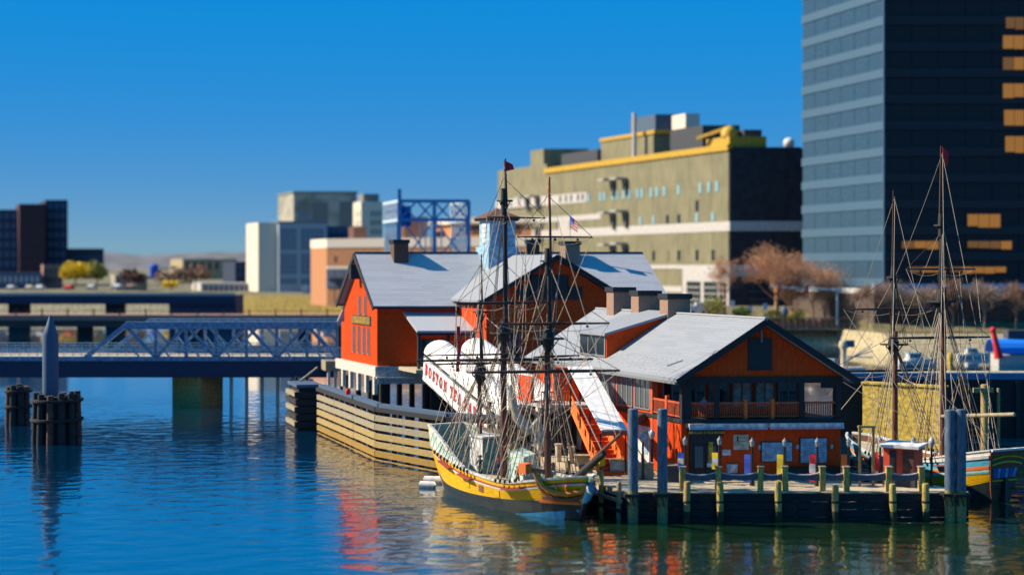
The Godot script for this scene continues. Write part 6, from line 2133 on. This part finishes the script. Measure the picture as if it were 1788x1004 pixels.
func rig(t, c, masts, yards, tops, sprit_y, m):
	for k in masts.size():
		var a = masts[k]
		var b = on_deck(c, a[0], 0, 1.0)
		var s = S()
		var y2 = tops[k][0] + 1.2
		tube(s, [b, on_deck(c, a[0] + 0.1, 0, y2)], [a[2], a[2] * 0.75], 10)
		part(t, "lower_mast", s, m)
		s = S()
		tube(s, [on_deck(c, a[0] - 0.25, 0, tops[k][0] - 0.6), on_deck(c, a[0] - 0.1, 0, tops[k][1] + 1.0)], [a[2] * 0.7, a[2] * 0.5], 8)
		part(t, "top_mast", s, M.spar_black)
		s = S()
		tube(s, [on_deck(c, a[0] - 0.35, 0, tops[k][1] - 0.6), on_deck(c, a[0] - 0.2, 0, a[1])], [a[2] * 0.42, a[2] * 0.2], 8)
		part(t, "pole_mast", s, M.spar)
		for e in [[tops[k][0], 1.0], [tops[k][1], 0.55]]:
			s = S()
			var p = on_deck(c, a[0] - 0.1, 0, e[0])
			box(s, p, Vector3(e[1] * 1.9, 0.14, e[1] * 1.5), Basis(Vector3.UP, atan2(c.f.x, -c.f.y)))
			part(t, "mast_top", s, M.spar_black)
			s = S()
			lathe(s, p - Vector3(0.06, 1.0, 0), [[a[2] * 0.9, 0], [e[1] * 0.45, 0.5], [e[1] * 0.5, 1.2], [a[2] * 0.8, 2.0]], 8)
			part(t, "mast_doubling", s, M.spar_black)
			for z in [-1, 1]:
				s = S()
				bar(s, p + Vector3(0, -1.1, 0), p + Vector3(z * e[1] * 0.8, 0, 0), 0.09, 0.09)
				part(t, "futtock", s, M.spar_black)
		# shrouds and ratlines
		for sd in [1, -1]:
			var feet = []
			var head = on_deck(c, a[0], 0, tops[k][0] + 0.1)
			for j in 5:
				var tt = a[0] + 0.0 + j * 0.55
				var foot = hp(c, tt, sd, lut(TS, SH, tt), 0.45)
				feet.append(foot)
				rope(t, foot, head, 0.035, M.rope_dark if j % 2 else M.rope, 0.0, "shroud")
				var s2 = S()
				lathe(s2, foot + Vector3(0, -0.1, 0), [[0.05, 0], [0.11, 0.1], [0.11, 0.2], [0.05, 0.3]], 6)
				part(t, "deadeye", s2, M.spar_black)
			var rs = S()
			for r in range(2, 22):
				for j in 4: tube(rs, [feet[j].lerp(head, r / 24.0), feet[j + 1].lerp(head, r / 24.0)], 0.014, 3)
			tag(part(t, "ratlines", rs, M.rope_dark), "", "", "", "stuff")
			for j in 3:
				rope(t, on_deck(c, a[0] + 0.2 + j * 0.25, sd * 0.9, tops[k][0]), on_deck(c, a[0], 0, tops[k][1]), 0.026, M.rope_dark, 0.0, "shroud")
			rope(t, hp(c, a[0] + 3.0, sd, lut(TS, SH, minf(a[0] + 3.0, 17.5)), 0.3), on_deck(c, a[0], 0, tops[k][1]), 0.03, M.rope, 0.0, "backstay")
			rope(t, hp(c, a[0] + 3.6, sd, lut(TS, SH, minf(a[0] + 3.6, 17.5)), 0.3), on_deck(c, a[0], 0, a[1] - 0.8), 0.024, M.rope, 0.0, "backstay")
	for e in yards:
		var a = masts[e[0]]
		var dm = c.bow.y - c.f.y * a[0]
		var l = W(e[1], e[3], dm - 1.0); var r = W(e[2], e[3], dm + 1.0)
		l.y = (l.y + r.y) / 2; r.y = l.y
		var ctr = on_deck(c, a[0] - 0.45, 0, l.y)
		var dl = (r - l).normalized()
		l = ctr - dl * (ctr - l).length(); r = ctr + dl * (r - ctr).length()
		var s = S()
		tube(s, [l, l.lerp(ctr, 0.5), ctr, r.lerp(ctr, 0.5), r], [e[4] * 0.55, e[4] * 0.9, e[4], e[4] * 0.9, e[4] * 0.55], 8)
		part(t, "yard", s, M.spar if rng.randf() < 0.6 else M.spar_black)
		var hi = on_deck(c, a[0], 0, minf(l.y + 3.2, a[1] - 0.3))
		for p in [l, r]:
			rope(t, p, hi, 0.024, M.rope_dark, 0.0, "lift")
			rope(t, p, p + Vector3(0, -0.05, 0) + (ctr - p) * 0.96 + Vector3(0, -0.35, 0), 0.02, M.rope, 0.35, "foot_rope")
			rope(t, p, on_deck(c, clampf(a[0] + 5.0 + rng.randf() * 2, 0, 17), rng.randf_range(-1.5, 1.5), lut(TS, SH, a[0]) + rng.randf() * 2.5), 0.024, M.rope, 0.4, "brace")
		for j in 4:
			var pp = l.lerp(r, rng.randf_range(0.1, 0.9))
			rope(t, pp, on_deck(c, a[0] + rng.randf_range(-1, 2.5), rng.randf_range(-2.6, 2.6), lut(TS, SH, a[0])), 0.02, M.rope if j else M.rope_dark, 0.15, "halyard")
		for j in 3:
			var b2 = l.lerp(r, 0.2 + 0.3 * j)
			var s2 = S()
			ball(s2, b2 - Vector3(0, e[4] + 0.12, 0), 0.11)
			part(t, "block", s2, M.spar_black)
	# stays
	for k in masts.size():
		var a = masts[k]
		var fwd = on_deck(c, -4.6, 0, 6.6) if k == 0 else on_deck(c, masts[k - 1][0], 0, 2.6)
		var fw2 = on_deck(c, -3.0, 0, 5.3) if k == 0 else on_deck(c, masts[k - 1][0], 0, tops[k - 1][0])
		var fw3 = on_deck(c, -5.1, 0, 6.9) if k == 0 else on_deck(c, masts[k - 1][0], 0, tops[k - 1][1])
		rope(t, on_deck(c, a[0], 0, tops[k][0]), fw2 if k == 0 else fwd, 0.05, M.rope, 0.0, "stay")
		rope(t, on_deck(c, a[0], 0, tops[k][1]), fwd if k == 0 else fw2, 0.035, M.rope, 0.0, "stay")
		rope(t, on_deck(c, a[0], 0, a[1] - 0.6), fw3, 0.026, M.rope, 0.3, "stay")
		for j in 6:
			rope(t, on_deck(c, a[0], 0, rng.randf_range(tops[k][0] - 3, tops[k][0] + 2)), on_deck(c, a[0] + rng.randf_range(-4, 4), rng.randf_range(-2.5, 2.5), rng.randf_range(2.6, 9.0)), 0.03, M.rope, 0.2, "line")

# ---------------------------------------------------------------- people
func capsule(p: Vector3, b) -> float:
	var a: Vector3 = b[0]
	var ab: Vector3 = b[1] - a
	var k = clampf((p - a).dot(ab) / maxf(ab.length_squared(), 1e-6), 0.0, 1.0)
	return p.distance_to(a + ab * k) - lerpf(b[2], b[3], k)

func field(p, bones, blend) -> float:
	var d = 9.0
	for b in bones:
		var e = capsule(p, b)
		var h = clampf(0.5 + 0.5 * (d - e) / blend, 0.0, 1.0)
		d = lerpf(d, e, h) - blend * h * (1.0 - h)
	return d

func nets(st, bones, cell, blend):
	var lo = Vector3.ONE * 99.0
	var hi = -lo
	for b in bones:
		for k in 2:
			lo = lo.min(b[k] - Vector3.ONE * (b[2 + k] + cell * 2)); hi = hi.max(b[k] + Vector3.ONE * (b[2 + k] + cell * 2))
	var n = Vector3i(((hi - lo) / cell).ceil()) + Vector3i.ONE
	var f = PackedFloat32Array()
	f.resize(n.x * n.y * n.z)
	for z in n.z:
		for y in n.y:
			for x in n.x:
				f[x + n.x * (y + n.y * z)] = field(lo + Vector3(x, y, z) * cell, bones, blend)
	var cellv = {}
	var grad = func(p):
		var e = cell * 0.5
		return Vector3(field(p + Vector3(e, 0, 0), bones, blend) - field(p - Vector3(e, 0, 0), bones, blend), field(p + Vector3(0, e, 0), bones, blend) - field(p - Vector3(0, e, 0), bones, blend), field(p + Vector3(0, 0, e), bones, blend) - field(p - Vector3(0, 0, e), bones, blend)).normalized()
	for z in n.z - 1:
		for y in n.y - 1:
			for x in n.x - 1:
				var sum = Vector3.ZERO
				var cnt = 0
				var i0 = x + n.x * (y + n.y * z)
				var s0 = f[i0] < 0
				var mixed = false
				for q8 in 8:
					if (f[i0 + (q8 & 1) + n.x * (((q8 >> 1) & 1) + n.y * (q8 >> 2))] < 0) != s0: mixed = true
				if not mixed: continue
				for e in [[0, 1], [2, 3], [4, 5], [6, 7], [0, 2], [1, 3], [4, 6], [5, 7], [0, 4], [1, 5], [2, 6], [3, 7]]:
					var a = Vector3(e[0] & 1, (e[0] >> 1) & 1, e[0] >> 2); var b = Vector3(e[1] & 1, (e[1] >> 1) & 1, e[1] >> 2)
					var fa = f[i0 + int(a.x) + n.x * (int(a.y) + n.y * int(a.z))]; var fb_ = f[i0 + int(b.x) + n.x * (int(b.y) + n.y * int(b.z))]
					if (fa < 0) != (fb_ < 0):
						sum += a.lerp(b, fa / (fa - fb_)); cnt += 1
				var p = lo + (Vector3(x, y, z) + sum / cnt) * cell
				var col = Color.WHITE
				var best = 9.0
				for b in bones:
					var e = capsule(p, b)
					if e < best: best = e; col = b[4]
				cellv[Vector3i(x, y, z)] = [p, grad.call(p), col]
	var put = func(v):
		st.set_color(v[2]); st.set_normal(v[1]); st.add_vertex(v[0])
	for k in cellv:
		for ax in 3:
			var d = Vector3i.ZERO; d[ax] = 1
			var u = Vector3i.ZERO; u[(ax + 1) % 3] = 1
			var w = Vector3i.ZERO; w[(ax + 2) % 3] = 1
			var i0 = k.x + n.x * (k.y + n.y * k.z)
			var j = k + d
			var i1 = j.x + n.x * (j.y + n.y * j.z)
			if (f[i0] < 0) == (f[i1] < 0): continue
			if not (cellv.has(k - u) and cellv.has(k - w) and cellv.has(k - u - w)): continue
			var a = cellv[k]; var b = cellv[k - u]; var c = cellv[k - u - w]; var e = cellv[k - w]
			var nn = (b[0] - a[0]).cross(c[0] - a[0])
			if nn.dot(a[1] + c[1]) > 0:
				for v in [a, c, b, a, e, c]: put.call(v)
			else:
				for v in [a, b, c, a, c, e]: put.call(v)

func person(label, at, turn, coat: Color, legs: Color, hat, stride = 0.1, arm = 0.25, skirt = false):
	var t = thing("person", label, "person")
	var sk = Color(0.42, 0.24, 0.16)
	var shoe = Color(0.02, 0.02, 0.02)
	var bones = []
	var B = func(a, b, ra, rb, col): bones.append([a, b, ra, rb, col])
	B.call(Vector3(0, 0.95, 0), Vector3(0, 1.18, 0), 0.135, 0.125, coat)
	B.call(Vector3(0, 1.18, 0), Vector3(0, 1.36, 0.01), 0.13, 0.13, coat)
	B.call(Vector3(-0.15, 1.4, 0), Vector3(0.15, 1.4, 0), 0.075, 0.075, coat)
	B.call(Vector3(0, 1.42, 0), Vector3(0, 1.54, 0.015), 0.06, 0.055, sk)
	B.call(Vector3(0, 1.57, 0.02), Vector3(0, 1.66, 0.01), 0.085, 0.1, sk)
	B.call(Vector3(0, 1.595, 0.1), Vector3(0, 1.57, 0.125), 0.018, 0.016, sk)
	for s in [-1, 1]:
		var kn = Vector3(s * 0.1, 0.5, 0.04 + s * stride * 0.5); var an = Vector3(s * 0.11, 0.09, s * stride - 0.02)
		B.call(Vector3(s * 0.09, 0.92, 0), kn, 0.095, 0.065, legs)
		B.call(kn, an, 0.062, 0.045, legs)
		B.call(an + Vector3(0, -0.04, -0.03), an + Vector3(0, -0.05, 0.15), 0.045, 0.035, shoe)
		var el = Vector3(s * 0.27, 1.13, -0.02 + arm * 0.2); var wr = Vector3(s * 0.25, 0.92 + arm * 0.5, 0.05 + arm * 0.8)
		B.call(Vector3(s * 0.19, 1.4, 0), el, 0.058, 0.045, coat)
		B.call(el, wr, 0.043, 0.032, coat)
		B.call(wr, wr + (wr - el).normalized() * 0.08, 0.03, 0.036, sk)
		B.call(Vector3(s * 0.098, 1.62, 0.0), Vector3(s * 0.1, 1.6, 0.0), 0.016, 0.014, sk)
	if skirt: B.call(Vector3(0, 0.95, 0), Vector3(0, 0.45, 0), 0.15, 0.2, coat)
	var st = S()
	nets(st, bones, 0.032, 0.04)
	# fingers
	for s in [-1, 1]:
		var el = Vector3(s * 0.27, 1.13, -0.02 + arm * 0.2); var wr = Vector3(s * 0.25, 0.92 + arm * 0.5, 0.05 + arm * 0.8)
		var d = (wr - el).normalized()
		st.set_color(sk)
		for k in 4:
			var b0 = wr + d * 0.1 + Vector3(0, 0, 0.0) + d.cross(Vector3(s, 0, 0)).normalized() * (k - 1.5) * 0.019
			tube(st, [b0, b0 + d * 0.035, b0 + d * 0.055 - Vector3(s * 0.02, 0, 0)], [0.01, 0.009, 0.007], 5)
		var th = wr + d * 0.04 + d.cross(Vector3(s, 0, 0)).normalized() * 0.035
		tube(st, [th, th + d * 0.04 + d.cross(Vector3(s, 0, 0)).normalized() * 0.025], [0.011, 0.009], 5)
	part(t, "body", st, M.cloth)
	for s in [-1, 1]:
		var e = S()
		ball(e, Vector3(s * 0.035, 1.63, 0.1), 0.014)
		part(t, "eye", e, M.black)
	var h = S()
	lathe(h, Vector3(0, 1.64, -0.012), [[0.112, 0.0], [0.112, 0.05], [0.08, 0.115], [0.02, 0.135]], 12)
	part(t, "hair", h, M.spar)
	if hat:
		h = S()
		lathe(h, Vector3(0, 1.69, 0), [[0.2, 0.0], [0.21, 0.015], [0.12, 0.03], [0.11, 0.12], [0.04, 0.15]], 14)
		part(t, "hat", h, hat)
	t.position = at
	t.rotation.y = turn
	return t

func build_people():
	var c = {"bow": Vector2(5.0, 103.0), "f": Vector2(0.565, -0.825), "lat": Vector2(-0.825, -0.565)}
	var at = func(t, a): return on_deck(c, t, a, lut(TS, SH, t) - 0.7)
	person("person in dark green coat and black hat standing before the deck house", at.call(10.6, 1.9), -0.5, Color(0.02, 0.07, 0.05), Color(0.3, 0.4, 0.5), M.black, 0.06, 0.35, true)
	person("person in navy coat and red hat on the ship's deck beside the main mast", at.call(8.9, 1.3), -1.0, Color(0.012, 0.018, 0.06), Color(0.05, 0.05, 0.07), M.red_flag, 0.12, 0.2)
	person("person in rust brown jacket by the foremast of the yellow ship", at.call(5.6, 1.7), 0.6, Color(0.35, 0.12, 0.03), Color(0.1, 0.08, 0.06), null, 0.15, 0.3)
	person("person in lilac top behind the tea room balcony rail", q(NF, 2.25, 6.75, 0.7), 0.1, Color(0.38, 0.3, 0.55), Color(0.08, 0.06, 0.09), null, 0.03, 0.4)
	person("person in black with white cap at the tea room's right corner", Vector3((1489 - CX) * 110.0 / F, 2.07, -110.0), 0.3, Color(0.015, 0.015, 0.02), Color(0.02, 0.02, 0.03), M.white, 0.05, 0.15)
	person("person in dark clothes on the wharf between the foremast and the stair", Vector3(4.9, 2.05, -118.5), 0.2, Color(0.02, 0.02, 0.05), Color(0.03, 0.03, 0.05), null, 0.12, 0.1)
